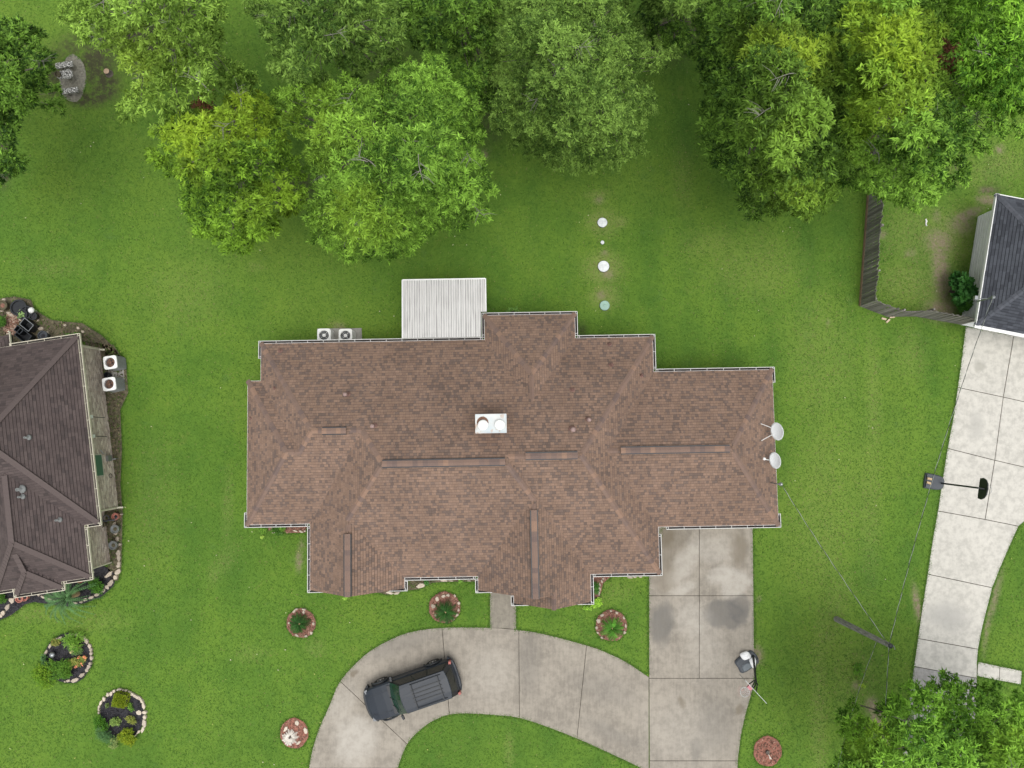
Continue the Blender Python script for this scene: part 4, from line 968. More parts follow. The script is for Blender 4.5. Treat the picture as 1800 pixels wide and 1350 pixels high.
for px, py, big in [(47, 769, 0), (36, 860, 1), (38, 873, 0), (107, 913, 0)]:
    z = 4.0
    for _ in range(4):
        X, Y = P(px, py, z); x, y = X * math.cos(LA) + Y * math.sin(LA), -X * math.sin(LA) + Y * math.cos(LA); z = max(2.7, max(q.h(x, y) for q in lb))
    vent_pipe(lh, x, y, z, .05 + .03 * big, .3, False, M['acgrey'])
MB().box((-24.95, 6.4, 3.6), (0.7, 1.6, 3.2)).build('chimney', M['cream'], lh)

RA = rad(-11.2)
rh = thing('house', 'white sided house with grey shingle roof behind the wooden fence at the right', 'house', (*LW(27, 13, RA), 0), RA, off=(27, 13, 0))
rb = [Block(21.88, 40, 9.68, 16.5, L=0.66, B=0.5, T=0.5, ze=2.5)]
roof(rh, rb, M['deck_grey'], PAL_GREY, M['cap_grey'], cap_budget=60, tabw=(0.2, 0.4), expo=0.15)
rwall = MB().prism([(22.6, 10.2), (40, 10.2), (40, 16.25), (22.6, 16.25)], 0, 2.36).build('wall', M['siding'], rh)
pl = MB()
for i in range(11): pl.box((22.59, 13.22, 0.2 + i * 0.2), (0.035, 6.06, 0.012)); pl.box((31, 10.19, 0.2 + i * 0.2), (16.8, 0.035, 0.012))
pl.build('siding_laps', M['white'], rwall, kind='stuff')
MB().prism([(21.9, 9.7), (40, 9.7), (40, 16.48), (21.9, 16.48)], 2.362, 2.38).build('soffit', M['soffit'], rh)
rfz = MB()
for a, b in (((21.87, 9.62), (21.87, 16.55)), ((21.82, 9.66), (40, 9.66)), ((21.82, 16.52), (40, 16.52))): rfz.bar((*a, 2.44), (*b, 2.44), 0.045, 0.17)
rfz.bar((21.80, 9.58, 2.53), (40, 9.58, 2.53), 0.13, 0.02)
rfz.build('fascia', M['white'], rh)
MB().box((31.3, 10.17, 1.05), (12, 0.06, 2.1)).build('garage_door', M['soffit'], rh)
mtb = MB(); mtb.box((22.53, 11.05, 1.6), (0.12, 0.3, 0.45)); mtb.build('meter_box', M['metal'], rh)
rm = MB(); X, Y = P(1742, 521, 3.9); rx_, ry_ = X * math.cos(RA) + Y * math.sin(RA), -X * math.sin(RA) + Y * math.cos(RA)
rm.tube([(rx_ + .15, ry_, 2.6), (rx_ + .15, ry_, 3.8)], 0.035, 8); rm.lathe([(0.06, 3.75), (0.09, 3.8), (0.08, 3.9), (0.02, 3.95)], 10, (rx_ + .15, ry_, 0)); rm.tube([(rx_ + .15, ry_, 3.5), (rx_ - .3, ry_ - .03, 3.15)], .02, 6); rm.box((rx_ - .3, ry_, 3.2), (.14, .18, .16))
rm.build('service_mast', M['metal'], rh)
MAST_B = LW(rx_ + .12, ry_, RA)

# ------------------------------------------------------------------ fence
fn = thing('fence', 'weathered grey picket privacy fence running along the side yard and bending to the white house', 'fence', (*P(1510, 538), 0), 0, off=(*P(1510, 538), 0))
FP = PP([(1542, 130), (1525.5, 335), (1510.5, 538), (1560, 557), (1609, 556), (1697, 572)])
pk = []
for hh in (1.72, 1.76, 1.80):
    w = 0.128; t = 0.018; vs = []
    for y in (-t / 2, t / 2): vs += [(-w / 2, y, 0.04), (w / 2, y, 0.04), (w / 2, y, hh - .04), (w / 2 - .03, y, hh), (-w / 2 + .03, y, hh), (-w / 2, y, hh - .04)]
    fs = [(5, 4, 3, 2, 1, 0), (6, 7, 8, 9, 10, 11)] + [(i, (i + 1) % 6, 6 + (i + 1) % 6, 6 + i) for i in range(6)]
    pk.append(MB().add(vs, fs).mesh('picket', M['fence']))
fo = Vector(OFF[fn.name])
for a, b in zip(FP, FP[1:]):
    a, b = Vector((*a, 0)), Vector((*b, 0)); d = b - a; L = d.length; d.normalize(); s = Vector((-d.y, d.x, 0)); ang = math.atan2(d.y, d.x); n = int(L / 0.142)
    if s.x < 0 and abs(d.y) > abs(d.x): s = -s
    if abs(d.x) > abs(d.y) and s.y < 0: s = -s
    for i in range(n):
        c = a + d * (L * (i + .5) / n) - s * random.uniform(0, .012)
        piece('picket', random.choice(pk), fn, tuple(c - fo), (random.uniform(-.02, .02), random.uniform(-.012, .012), ang + random.uniform(-.04, .04)))
    for z in (0.35, 0.95, 1.5): MB().bar(a + s * .035 + Vector((0, 0, z)), b + s * .035 + Vector((0, 0, z)), 0.04, 0.09).build('rail', M['fence'], fn)
    for i in range(int(L / 2.4) + 1): c = a + d * min(L, i * 2.4) + s * .1; MB().box((c.x, c.y, .86), (.09, .09, 1.72)).build('post', M['fence'], fn)
    if abs(d.y) > abs(d.x): MB().bar(a - s * .03 + Vector((0, 0, .1)), b - s * .03 + Vector((0, 0, .1)), 0.03, 0.18).build('kickboard', M['fence_tan'], fn)

# ------------------------------------------------------------------ car
def build_car():
    fx, fy = P(644.8, 1239.9, .6); bx, by = P(802, 1185, .6)
    ang = math.atan2(fy - by, fx - bx)
    cx, cy = P(724, 1212, .55)
    t = thing('parked_car', 'dark slate grey SUV with roof rack parked on the curved driveway', 'car', (cx, cy, 0), ang)
    st = [(-2.42, .74, .55, .86), (-2.36, .86, .40, .98), (-2.0, .90, .36, 1.02), (-1.0, .91, .34, 1.03), (0.2, .91, .34, 1.03), (0.95, .90, .34, 1.03), (1.35, .89, .36, 1.01), (1.85, .87, .38, .96), (2.2, .82, .40, .90), (2.34, .70, .45, .82)]
    mb = MB(); vs = []; prof = lambda w, zb, zt: [(-w * .93, zb), (-w, zb + .14), (-w * 1.0, (zb + zt) / 2 + .05), (-w * .975, zt - .08), (-w * .90, zt - .01), (-w * .5, zt + .025), (0, zt + .035), (w * .5, zt + .025), (w * .90, zt - .01), (w * .975, zt - .08), (w, (zb + zt) / 2 + .05), (w, zb + .14), (w * .93, zb)]
    for x, w, zb, zt in st:
        for i, (y, z) in enumerate(prof(w, zb, zt)):
            bow = -0.10 * (y / .8) ** 2 if x > 2.1 else (0.06 * (y / .8) ** 2 if x < -2.3 else 0)
            vs.append((x + bow, y, z))
    n = 13; m = len(st)
    fs = [(i * n + k, i * n + (k + 1) % n, (i + 1) * n + (k + 1) % n, (i + 1) * n + k) for i in range(m - 1) for k in range(n)] + [tuple(range(n)), tuple(reversed(range((m - 1) * n, m * n)))]
    body = mb.add(vs, fs).build('body', M['paint'], t)
    def ringpts(xr, xf, wy, z, bow, rb, k=7):
        f = [(xf - bow * (y / wy) ** 2, y) for y in np.linspace(-wy, wy, k)]; r = [(xr + rb * (y / wy) ** 2, y) for y in np.linspace(wy, -wy, k)]
        return [(x, y, z) for x, y in f + r]
    low = ringpts(-2.36, 1.02, .84, 1.02, .17, .05); top = ringpts(-2.12, .36, .69, 1.70, .12, .08)
    k = len(low)
    cb = MB().add(low + top, [(i, (i + 1) % k, k + (i + 1) % k, k + i) for i in range(k)]).build('cabin', M['paintdark'], t)
    L_, T_ = [Vector(p) for p in low], [Vector(p) for p in top]
    def pane(name, i0, i1, a0, a1, material, cut=(0.03, 0.03)):
        vs = []; fs = []
        for q in range(i0, i1 + 1):
            i = q % k; p, r = L_[i], T_[i]
            nrm = Vector((1, 0, 0.6)) if 0 <= q <= 6 else Vector((-1, 0, .3))
            for a in (a0, a1): vs.append(p.lerp(r, a) + nrm.normalized() * .012)
        for q in range(i1 - i0): fs.append((q * 2, q * 2 + 2, q * 2 + 3, q * 2 + 1))
        return MB().add(vs, fs).build(name, material, t)
    pane('windshield', 0, 6, .06, .94, M['screen']); pane('rear_window', 8, 12, .12, .93, M['carglass'])
    for s in (-1, 1):
        A, B_, C_, D_ = Vector((.82, s * .84, 1.02)), Vector((-2.28, s * .84, 1.02)), Vector((.22, s * .69, 1.70)), Vector((-2.02, s * .69, 1.70))
        o = Vector((0, s, .22)).normalized() * .012
        for u0, u1 in ((.03, .33), (.36, .62), (.65, .97)):
            q = [A.lerp(B_, u0).lerp(C_.lerp(D_, u0), .10), A.lerp(B_, u1).lerp(C_.lerp(D_, u1), .10), A.lerp(B_, u1).lerp(C_.lerp(D_, u1), .90), A.lerp(B_, u0).lerp(C_.lerp(D_, u0), .90)]
            MB().add([p + o for p in q], [(0, 1, 2, 3)]).build('side_window', M['carglass'], t)
    rp = [(x, y) for x, y, z in ringpts(-2.16, .40, .715, 0, .12, .10, 9)]
    MB().prism(rp, 1.69, lambda x, y: 1.765 - .045 * (y / .7) ** 2, bevel=.02).build('roof', M['paint'], t)
    for y in (-.30, -.10, .10, .30): MB().box((-1.0, y, 1.775 - .045 * (y / .7) ** 2), (1.55, .05, .02)).build('roof_rib', M['paintdark'], t)
    for s in (-1, 1):
        MB().tube([(-.25, s * .60, 1.74), (-.32, s * .60, 1.80), (-1.75, s * .60, 1.80), (-1.85, s * .60, 1.74)], .018, 6).build('roof_rail', M['paintdark'], t)
    for x in (-.30, -1.68): MB().bar((x, -.6, 1.815), (x, .6, 1.815), .045, .025).build('crossbar', M['paintdark'], t)
    MB().tube([(1.05, -.15, 1.08), (.80, .05, 1.26), (.66, .55, 1.36)], .012, 5).tube([(1.03, .25, 1.08), (.85, .45, 1.2), (.72, .70, 1.28)], .012, 5).build('wipers', M['black'], t)
    MB().bar((.98, -.72, 1.055), (.98, .72, 1.055), .16, .03).build('cowl', M['black'], t)
    for x in (1.42, -1.42):
        for s in (-1, 1):
            w = MB(); mtx = Matrix.Rotation(rad(90), 3, 'X')
            w.lathe([(.20, -.11), (.33, -.12), (.37, -.08), (.37, .08), (.33, .12), (.20, .11)], 22, (x, s * .82, .37), 0, mtx)
            wo_ = w.build('wheel', M['rubber'], t, True)
            MB().lathe([(.21, -.09), (.19, .115), (.06, .10), (.05, .125)] if s < 0 else [(.05, -.125), (.06, -.10), (.19, -.115), (.21, .09)], 18, (x, s * .82, .37), 0, mtx).build('rim', M['chrome'], wo_)
            a = MB(); pts = [(x + .47 * math.cos(q), s * (.925 + .03 * math.sin(q)), .40 + .44 * math.sin(q)) for q in np.linspace(.05, math.pi - .05, 9)]
            a.tube(pts, .05, 6).build('fender_flare', M['paintdark'], t, True)
    for s in (-1, 1):
        mr = MB(); mr.box((.72, s * 1.0, 1.08), (.10, .22, .15), s * .15); mr.bar((.74, s * .85, 1.04), (.74, s * .95, 1.05), .05, .04); mr.build('mirror', M['paintdark'], t)
        MB().box((2.16, s * .66, .78), (.16, .28, .16), s * -.3).build('headlight', M['headlight'], t)
        MB().box((-2.36, s * .80, .98), (.12, .13, .30), s * .25).build('taillight', M['taillight'], t)
        MB().bar((-1.9, s * .915, .62), (1.0, s * .915, .62), .03, .07).build('side_moulding', M['paintdark'], t)
    MB().prism(smooth([(-2.50, -.62), (-2.36, -.90), (-2.20, -.93), (-2.22, 0), (-2.20, .93), (-2.36, .90), (-2.50, .62), (-2.53, 0)], 3, True), .45, .66, bevel=.03).build('rear_bumper', M['paint'], t)
    MB().prism(smooth([(2.44, -.55), (2.26, -.84), (2.05, -.90), (2.1, 0), (2.05, .90), (2.26, .84), (2.44, .55), (2.50, 0)], 3, True), .40, .62, bevel=.03).build('front_bumper', M['paintdark'], t)
    MB().bar((-2.41, -.1, 1.02), (-2.41, .2, 1.10), .02, .02).build('rear_wiper', M['black'], t)
    lines = MB()
    for y in (-.52, .52): lines.bar((1.1, y, 1.05), (2.15, y * .9, .945), .012, .012)
    lines.build('bonnet_crease', M['paintdark'], t)
build_car()

# ------------------------------------------------------------------ basketball hoops
X, Y = P(1640, 847)
h1 = thing('basketball_hoop', 'portable basketball hoop with black fan backboard and slate base beside the white driveway', 'basketball hoop', (X, Y, 0), rad(-10), 'portable basketball hoops')
MB().prism(smooth([(-.5, -.33), (-.42, -.40), (.2, -.38), (.48, -.25), (.52, 0), (.48, .25), (.2, .38), (-.42, .40), (-.5, .33)], 3, True), 0, .17, bevel=.05).build('base', M['darkgrey'], h1)
MB().tube([(.36, 0, .12), (.40, 0, 1.6), (.42, 0, 3.0)], .045, 10).build('pole', M['black'], h1)
MB().bar((.42, 0, 2.75), (.66, 0, 2.9), .06, .05).bar((.42, 0, 3.0), (.66, 0, 3.15), .06, .05).build('bracket', M['black'], h1)
fan = [(-.5, 2.72), (-.30, 2.70), (.30, 2.70), (.5, 2.72), (.53, 2.95), (.46, 3.15), (.28, 3.30), (0, 3.36), (-.28, 3.30), (-.46, 3.15), (-.53, 2.95)]
MB().add([(x_, a, z) for x_ in (.66, .71) for a, z in fan], [tuple(range(11)), tuple(reversed(range(11, 22)))] + [(i, 11 + i, 11 + (i + 1) % 11, (i + 1) % 11) for i in range(11)]).build('backboard', M['black'], h1)
MB().ring((.98, 0, 2.85), .23, .01, 24, 6).bar((.70, 0, 2.85), (.76, 0, 2.85), .12, .03).build('rim', M['metal'], h1)
for i, (a, b, r, lab) in enumerate([(-.33, .12, 0.35, 'tan brick lying on the slate hoop base, the one nearer the house'), (-.33, -.10, 0.25, 'tan brick lying on the slate hoop base, the one nearer the utility pole')]):
    q = mw(h1) @ Vector((a, b, .17)); mb = MB(); mb.box((q.x, q.y, q.z + .045), (.24, .11, .09), rad(-10) + r - .4)
    tag(mb.stand('brick', M['tanbrick'], tuple(q)), lab, 'brick', 'bricks weighing down the hoop base')
X, Y = P(1313, 1161); pa = rad(33)
h2 = thing('basketball_hoop', 'portable basketball hoop with clear backboard and angled pole on the driveway edge', 'basketball hoop', (X, Y, 0), pa, 'portable basketball hoops')
inv = mw(h2).inverted()
tank = [(-.56, -.36), (-.60, 0), (-.54, .36), (.30, .39), (.50, .28), (.56, 0), (.50, -.28), (.30, -.39)]
MB().prism(smooth(tank, 3, True), 0, .20, bevel=.06).build('base', M['darkgrey'], h2)
MB().prism(smooth([(-.44, -.30), (-.40, -.02), (-.10, .0), (.16, -.22), (.0, -.33)], 3, True), .19, .25, bevel=.04).build('lid', M['lidgrey'], h2)
pb = inv @ Vector((*P(1324, 1153, .2), .2)); pt = inv @ Vector((*P(1329, 1199, 2.45), 2.45))
MB().tube([pb, pb.lerp(pt, .5), pt], [.065, .055, .05], 8).build('pole', M['black'], h2)
MB().tube([pb + Vector((.12, -.15, .05)), pb.lerp(pt, .55) + Vector((.02, -.06, -.02))], .022, 6).build('strut', M['black'], h2)
b1 = inv @ Vector((*P(1305, 1190.6, 3.25), 3.25)); b2 = inv @ Vector((*P(1342, 1230.4, 3.25), 3.25)); bc = (b1 + b2) / 2
d = (b2 - b1); d.z = 0; d.normalize(); nrm = Vector((d.y, -d.x, 0)); 
if nrm.dot(bc - pt) < 0: nrm = -nrm
MB().bar(b1 - d * .02, b2 + d * .02, .012, .86).build('backboard', M['board'], h2)
fr = MB()
for z in (-.43, .43): fr.bar(b1 + Vector((0, 0, z)), b2 + Vector((0, 0, z)), .02, .03)
for q in (b1, b2): fr.bar(q + Vector((0, 0, -.43)), q + Vector((0, 0, .43)), .03, .02)
fr.build('board_frame', M['metal'], h2)
ar = MB()
for s in (-.14, .14):
    for z in (-.28, .12): ar.bar(pt + d * s * .6 + Vector((0, 0, z * .3)), bc + d * s - nrm * .02 + Vector((0, 0, z)), .035, .05)
ar.build('arms', M['black'], h2)
rc = bc + nrm * .40 + Vector((0, 0, -.30))
MB().ring(rc, .225, .009, 24, 6).build('rim', M['metal'], h2)
MB().box(bc + nrm * .08 + Vector((0, 0, -.30)), (.22, .16, .10), math.atan2(d.y, d.x)).build('rim_pad', M['pink'], h2)
nt_ = MB()
for i in range(12):
    a = i * math.pi / 6; q = [rc + Vector((math.cos(a + k * .12) * .22 * (1 - .13 * k), math.sin(a + k * .12) * .22 * (1 - .13 * k), -.1 * k)) for k in range(5)]
    nt_.tube(q, .008, 4); q = [rc + Vector((math.cos(a - k * .12) * .22 * (1 - .13 * k), math.sin(a - k * .12) * .22 * (1 - .13 * k), -.1 * k)) for k in range(5)]; nt_.tube(q, .008, 4)
nt_.build('net', M['net'], h2)
for px, py, sx, sy, lab in [(1311, 1153, .26, .20, 'larger white sandbag on the hoop base beside the grey lid'), (1324, 1163, .17, .22, 'smaller white sandbag on the hoop base under the angled pole'), (1325, 1170, .12, .12, 'small white sandbag end hanging at the edge of the hoop base')]:
    bx, by = P(px, py, .3); mb = MB(); vs = []; fs = []
    n = 14; prof = [(1.0, 0), (1.05, .06), (.92, .13), (.6, .17), (.05, .18)]
    for r, z in prof:
        for k in range(n):
            a = 2 * math.pi * k / n; w = (abs(math.cos(a)) ** 4 + abs(math.sin(a)) ** 4) ** -.25
            vs.append((bx + r * sx * .95 * w * math.cos(a + .5) , by + r * sy * .95 * w * math.sin(a + .5), .205 + z + .012 * math.sin(3 * a + px)))
    fs = [(i * n + k, i * n + (k + 1) % n, (i + 1) * n + (k + 1) % n, (i + 1) * n + k) for i in range(4) for k in range(n)] + [tuple(range(4 * n, 5 * n)), tuple(reversed(range(n)))]
    tag(mb.add(vs, fs).stand('sandbag', M['whitebag'], (bx, by, .205), True), lab, 'sandbag', 'white sandbags on the hoop base')

# ------------------------------------------------------------------ utility pole and cables
X, Y = P(1470, 1088); TX, TY = P(1565, 1135, 5.2)
po_ = thing('utility_pole', 'bare weathered grey utility pole standing on the right lawn', 'utility pole', (X, Y, 0), 0, off=(X, Y, 0))
MB().tube([(X, Y, 0), ((X + TX) / 2, (Y + TY) / 2, 2.6), (TX, TY, 5.2)], [.15, .13, .11], 12).build('shaft', M['polewood'], po_)
MB().lathe([(.11, 5.2), (.115, 5.24), (.06, 5.28), (.01, 5.29)], 12, (TX, TY, 0)).build('pole_cap', M['black'], po_)
MB().tube([(TX + .05, TY, 4.9), (TX + .3, TY - .1, 4.95), (TX + .28, TY - .22, 5.05)], .02, 6).tube([(TX - .1, TY + .05, 4.9), (TX - .2, TY + .06, 5.1)], .015, 6).build('bracket', M['metal'], po_)
def cable(name, a, b, sag, label, r=.011):
    a, b = Vector(a), Vector(b); L = (b - a).length; n = max(24, int(L / .35)); p1, p2 = [], []
    d = (b - a).normalized(); s = Vector((-d.y, d.x, 0)).normalized()
    for i in range(n * 3 + 1):
        u = i / (n * 3); c = a.lerp(b, u) - Vector((0, 0, sag * 4 * u * (1 - u))); w = u * L * 2 * math.pi / 1.15
        o = s * math.cos(w) * .012 + Vector((0, 0, math.sin(w) * .012)); p1.append(c + o); p2.append(c - o)
    mb = MB(); mb.tube(p1, r, 4, 0); mb.tube(p2, r * .9, 4, 1)
    tag(mb.stand(name, [M['wire_dark'], M['wire_light']], tuple(a)), label, 'cable', 'overhead service cables')
cable('power_cable', (TX, TY, 5.1), (*MAST_A, 4.0), .30, 'twisted cable from the utility pole to the brown roof')
cable('power_cable', (TX, TY, 5.1), (*MAST_B, 3.85), .45, 'twisted cable from the utility pole to the grey roofed white house')
ex, ey = P(1553, 1240, 5.0); kx, ky = TX + (ex - TX) * 5, TY + (ey - TY) * 5
lx, ly = P(1541, 1128, 3.6); mx, my = P(1505, 1240, 3.4)
cable('telephone_cable', (lx, ly, 3.6), (lx + (mx - lx) * 3, ly + (my - ly) * 3, 3.9), .5, 'thin black lower cable running from the utility pole past the lower right tree', .008)
cable('power_cable', (TX, TY, 5.1), (kx, ky, 6.5), .3, 'twisted cable from the utility pole down towards the lower right tree')

# ------------------------------------------------------------------ septic lids and small things
for px, py, r, m, lab in [(1059, 391, .26, 'white_lid', 'white round septic lid farthest from the brown house'), (1059, 426, .10, 'white_lid', 'tiny white round cleanout cap between two white lids'), (1061, 468, .30, 'white_lid', 'largest white round septic lid, in a ring of dry grass'), (1063, 537, .26, 'green_lid', 'pale green round septic lid nearest the brown house')]:
    x, y = P(px, py, .08); t = thing('septic_lid', lab, 'lid', (x, y, 0), 0, 'septic tank lids in the back lawn')
    MB().lathe([(r * 1.06, 0), (r * 1.06, .05), (r, .06)], 28).build('collar', M['darkgrey'], t)
    MB().lathe([(r, .04), (r, .085), (r * .9, .095), (r * .85, .088), (r * .3, .095), (r * .2, .11), (.01, .11)], 28).build('cover', M[m], t)
for px, py, rz, L, lab in [(1553.5, 560.5, -.25, .20, 'pale cut wood block left of two others against the fence foot'), (1561, 564, .75, .20, 'pale cut wood block lying farthest from the fence foot'), (1568, 557.5, .1, .22, 'pale cut wood block nearest the fence bend')]:
    x, y = P(px, py, .05); tag(MB().box((x, y, .045), (L + .05, .09, .09), rz).stand('wood_block', M['wood_new'], (x, y, 0)), lab, 'wood block', 'wood blocks at the fence')
x, y = P(1627, 391); mb = MB(); mb.tube([(x, y + .18, .03), (x + .03, y + .04, .04), (x - .01, y - .08, .03), (x + .03, y - .2, .03)], [.035, .05, .035, .05], 7)
tag(mb.stand('dog_toy', M['white'], (x, y, 0), True), 'small white bone shaped toy on the patchy grass behind the fence', 'toy')

# ------------------------------------------------------------------ garden: beds, stones, plants
def stone_mesh(k, m):
    r_ = random.Random(k); n = r_.choice((5, 6, 7)); p = []
    for i in range(n):
        a = 2 * math.pi * (i + r_.uniform(-.3, .3)) / n; q = r_.uniform(.8, 1.1); p.append((q * math.cos(a) * .5, q * math.sin(a) * .5))
    return MB().prism(p, -.3, lambda x, y: .5 + .15 * x, bevel=.08).mesh('stone', m)
STONES = [stone_mesh(k, M['stone']) for k in range(7)]; STONES_L = [stone_mesh(k + 20, M['stone_light']) for k in range(7)]
def chips(parent, poly, n, cols, z=.06, size=.05):
    p = np.array(poly); lo, hi = p.min(0), p.max(0); X = RNG.uniform(lo[0], hi[0], n * 3); Y = RNG.uniform(lo[1], hi[1], n * 3); k = inside(poly, X, Y); X, Y = X[k][:n], Y[k][:n]; n = len(X)
    a = RNG.uniform(0, 6.28, n); l = RNG.uniform(.5, 1.3, n) * size; w = l * RNG.uniform(.25, .5, n); dx, dy = np.cos(a), np.sin(a); t = RNG.uniform(-.02, .03, (n, 4))
    V = np.stack([np.stack([X + sx * dx * l - sy * dy * w, Y + sx * dy * l + sy * dx * w, z + .02 + t[:, i]], 1) for i, (sx, sy) in enumerate(((-1, -1), (1, -1), (1, 1), (-1, 1)))], 1)
    c = np.array(cols)[RNG.integers(0, len(cols), n)] * RNG.uniform(.75, 1.25, (n, 1))
    off = np.array(OFF.get(root_of(parent).name, (0, 0, 0)))
    o = link(bpy.data.objects.new('mulch_chips', color_mesh('mulch_chips', V.reshape(-1, 3) - off, np.arange(4 * n).reshape(-1, 4), np.repeat(c, 4, 0), M['chip'])), parent); o['kind'] = 'stuff'
CH_RED = [(.26, .12, .085), (.18, .085, .06), (.32, .19, .14), (.12, .07, .05)]; CH_BLK = [(.03, .03, .034), (.05, .047, .05), (.02, .02, .022)]; CH_BRN = [(.12, .095, .06), (.19, .15, .095), (.07, .055, .035), (.08, .11, .03), (.06, .10, .02)]
def bed(label, px_poly, m, chipcols, stones=(), group='mulched garden beds', n=None, z=.06, light=False):
    p = PP(px_poly); BED_POLYS.append(p); cx = sum(q[0] for q in p) / len(p); cy = sum(q[1] for q in p) / len(p)
    t = thing('flower_bed', label, 'flower bed', (cx, cy, 0), 0, group, off=(cx, cy, 0))
    MB().prism(p, 0.0, z, bevel=.03).build('mulch', M[m], t)
    chips(t, inset(p, .05), n or int(abs(area(p)) * 130), chipcols, z)
    for i, (sx, sy, w, l, a) in enumerate(stones):
        x, y = P(sx, sy, .1); st = (STONES_L if light else STONES)
        piece('stone', st[(i * 3 + int(sx)) % 7], t, (x - cx, y - cy, z), (random.uniform(-.1, .1), random.uniform(-.1, .1), rad(-a)), (l / 32.9, w / 32.9, .13 + .05 * random.random()))
    return t
def circ(cx, cy, rx, ry=None, n=20): return [(cx + rx * math.cos(2 * math.pi * i / n) * (1 + .03 * math.sin(i * 2.3)), cy + (ry or rx) * math.sin(2 * math.pi * i / n) * (1 + .03 * math.cos(i * 1.7))) for i in range(n)]
def zst(ox, oy, sc, L, w=7, l=7): return [(ox + a / sc, oy + b / sc, q[0] if q else w, q[1] if len(q) > 1 else l, q[2] if len(q) > 2 else 0) for a, b, *q in L]
S = lambda *a: a
bed('round red mulch bed with a dark cycad left of the front windows', circ(529.5, 1095, 26), 'mulch_red', CH_RED, [(521, 1071, 4, 8, -20), (516.5, 1074.5, 5, 7, -40), (534, 1071, 4, 8, 10), (534, 1076.5, 5, 7, 80), (551, 1096.5, 6, 6, 0), (547, 1112.5, 6, 6, 30), (537.5, 1118, 5, 7, -20), (522, 1117, 4, 9, 30), (508, 1095, 4, 4, 0)])
bed('round red mulch bed with a dark cycad beside the front walkway', circ(781.5, 1067.5, 28), 'mulch_red', CH_RED, [(768, 1053, 7, 9, 80), (779.5, 1048, 6, 8, -15), (787, 1046, 6, 8, -10), (799.5, 1047.5, 4, 7, 55), (806.5, 1060, 6, 6, 20), (806, 1072, 5, 6, 80), (803, 1081.5, 5, 8, -50), (797, 1088.5, 4, 5, -20), (761.5, 1065, 9, 9, 30), (765.5, 1081, 4, 6, 60)])
bed('round red mulch bed with a bright cycad beside the main driveway', circ(1074.5, 1099, 28), 'mulch_red', CH_RED, [(1074, 1074, 4, 6, 0), (1084, 1077, 5, 6, 30), (1058.5, 1081.5, 5, 8, -20), (1052, 1091, 9, 8, -50), (1048.5, 1103.5, 5, 7, 80), (1050.5, 1112, 4, 5, 30), (1096.5, 1085.5, 4, 6, 60), (1100, 1099.5, 4, 8, 80), (1098, 1111.5, 6, 6, 60), (1058, 1121, 4, 6, 30)])
bed('round red mulch bed holding a bleached dead cycad', circ(517.5, 1288.5, 25, 27), 'mulch_bright', CH_RED, [(522, 1271, 9, 8, 10), (502, 1281.5, 6, 12, -55), (537, 1284.5, 7, 11, 60), (525, 1305.5, 5, 12, -40)], light=True)
bed('plain round brick red mulch bed with a tiny bare stump at the lower right lawn', circ(1349, 1320, 25, 27), 'mulch_bright', CH_RED, [])
def zs(L, ox, oy, s): return [(ox + a / s, oy + b / s, w, l, an) for a, b, w, l, an in L]
b1s = zs([(345, 430, 5, 11, -65), (250, 580, 5, 13, -65), (560, 260, 5, 8, -30), (810, 210, 6, 9, -10), (920, 205, 6, 10, 10), (1000, 215, 6, 6, 30), (1070, 265, 6, 9, 35), (1125, 335, 7, 11, 60), (1190, 440, 6, 9, 65), (1225, 520, 6, 8, 75), (1225, 600, 7, 6, 0), (1235, 700, 6, 8, 80), (1205, 815, 6, 6, 70), (1175, 880, 6, 7, 30), (1160, 915, 5, 6, 20), (1130, 960, 6, 7, 40), (1035, 1060, 7, 14, -40), (880, 1175, 7, 16, -20), (735, 1190, 5, 8, -10), (670, 1200, 3, 5, 0), (480, 300, 5, 9, -40), (420, 345, 5, 8, -45)], 60, 1100, 12.27)
bed('round black mulch bed ringed with pale stones, crowded with mixed flowers', circ(121, 1157, 42, 44), 'mulch_black', CH_BLK, b1s)
b2s = zs([(550, 140, 5, 9, 0), (630, 150, 4, 4, 0), (690, 160, 5, 6, 15), (455, 170, 5, 6, -70), (400, 215, 6, 9, -80), (330, 240, 7, 8, -50), (255, 325, 6, 8, 60), (195, 400, 5, 12, -65), (160, 480, 4, 9, -75), (155, 535, 4, 4, 0), (155, 590, 4, 5, 60), (760, 195, 5, 8, 40), (810, 230, 6, 8, 35), (860, 260, 6, 8, 40), (910, 290, 6, 8, 45), (955, 310, 6, 9, 50), (1005, 370, 5, 11, 60), (1035, 460, 6, 13, 75), (1055, 590, 6, 9, 0), (1060, 685, 7, 9, 85), (1050, 800, 7, 14, 85), (1020, 930, 5, 12, -70), (935, 980, 4, 10, -45), (870, 1050, 2, 8, -45), (205, 885, 8, 8, 40), (945, 595, 9, 10, 0)], 160, 1200, 11.25)
bed('round black mulch bed ringed with pale stones and clipped shrubs', circ(215, 1257, 39, 45), 'mulch_black', CH_BLK, b2s, light=True)
bed('narrow leaf littered bed along the tan brick wall', [(150, 600), (200, 606), (222, 640), (226, 690), (212, 720), (215, 790), (212, 850), (216, 900), (214, 995), (208, 1020), (196, 1022), (190, 1000), (190, 985), (178, 930), (180, 880), (170, 700)], 'mulch_brown', CH_BRN, zs([(1460, 440, 7, 12, -70), (1520, 700, 7, 10, 80), (1480, 590, 6, 9, 30), (1540, 950, 8, 12, -70), (1545, 1050, 7, 14, 80), (1550, 1150, 6, 9, 80), (1590, 250, 3, 6, 0), (1560, 800, 5, 8, 0)], 60, 880, 10.39))
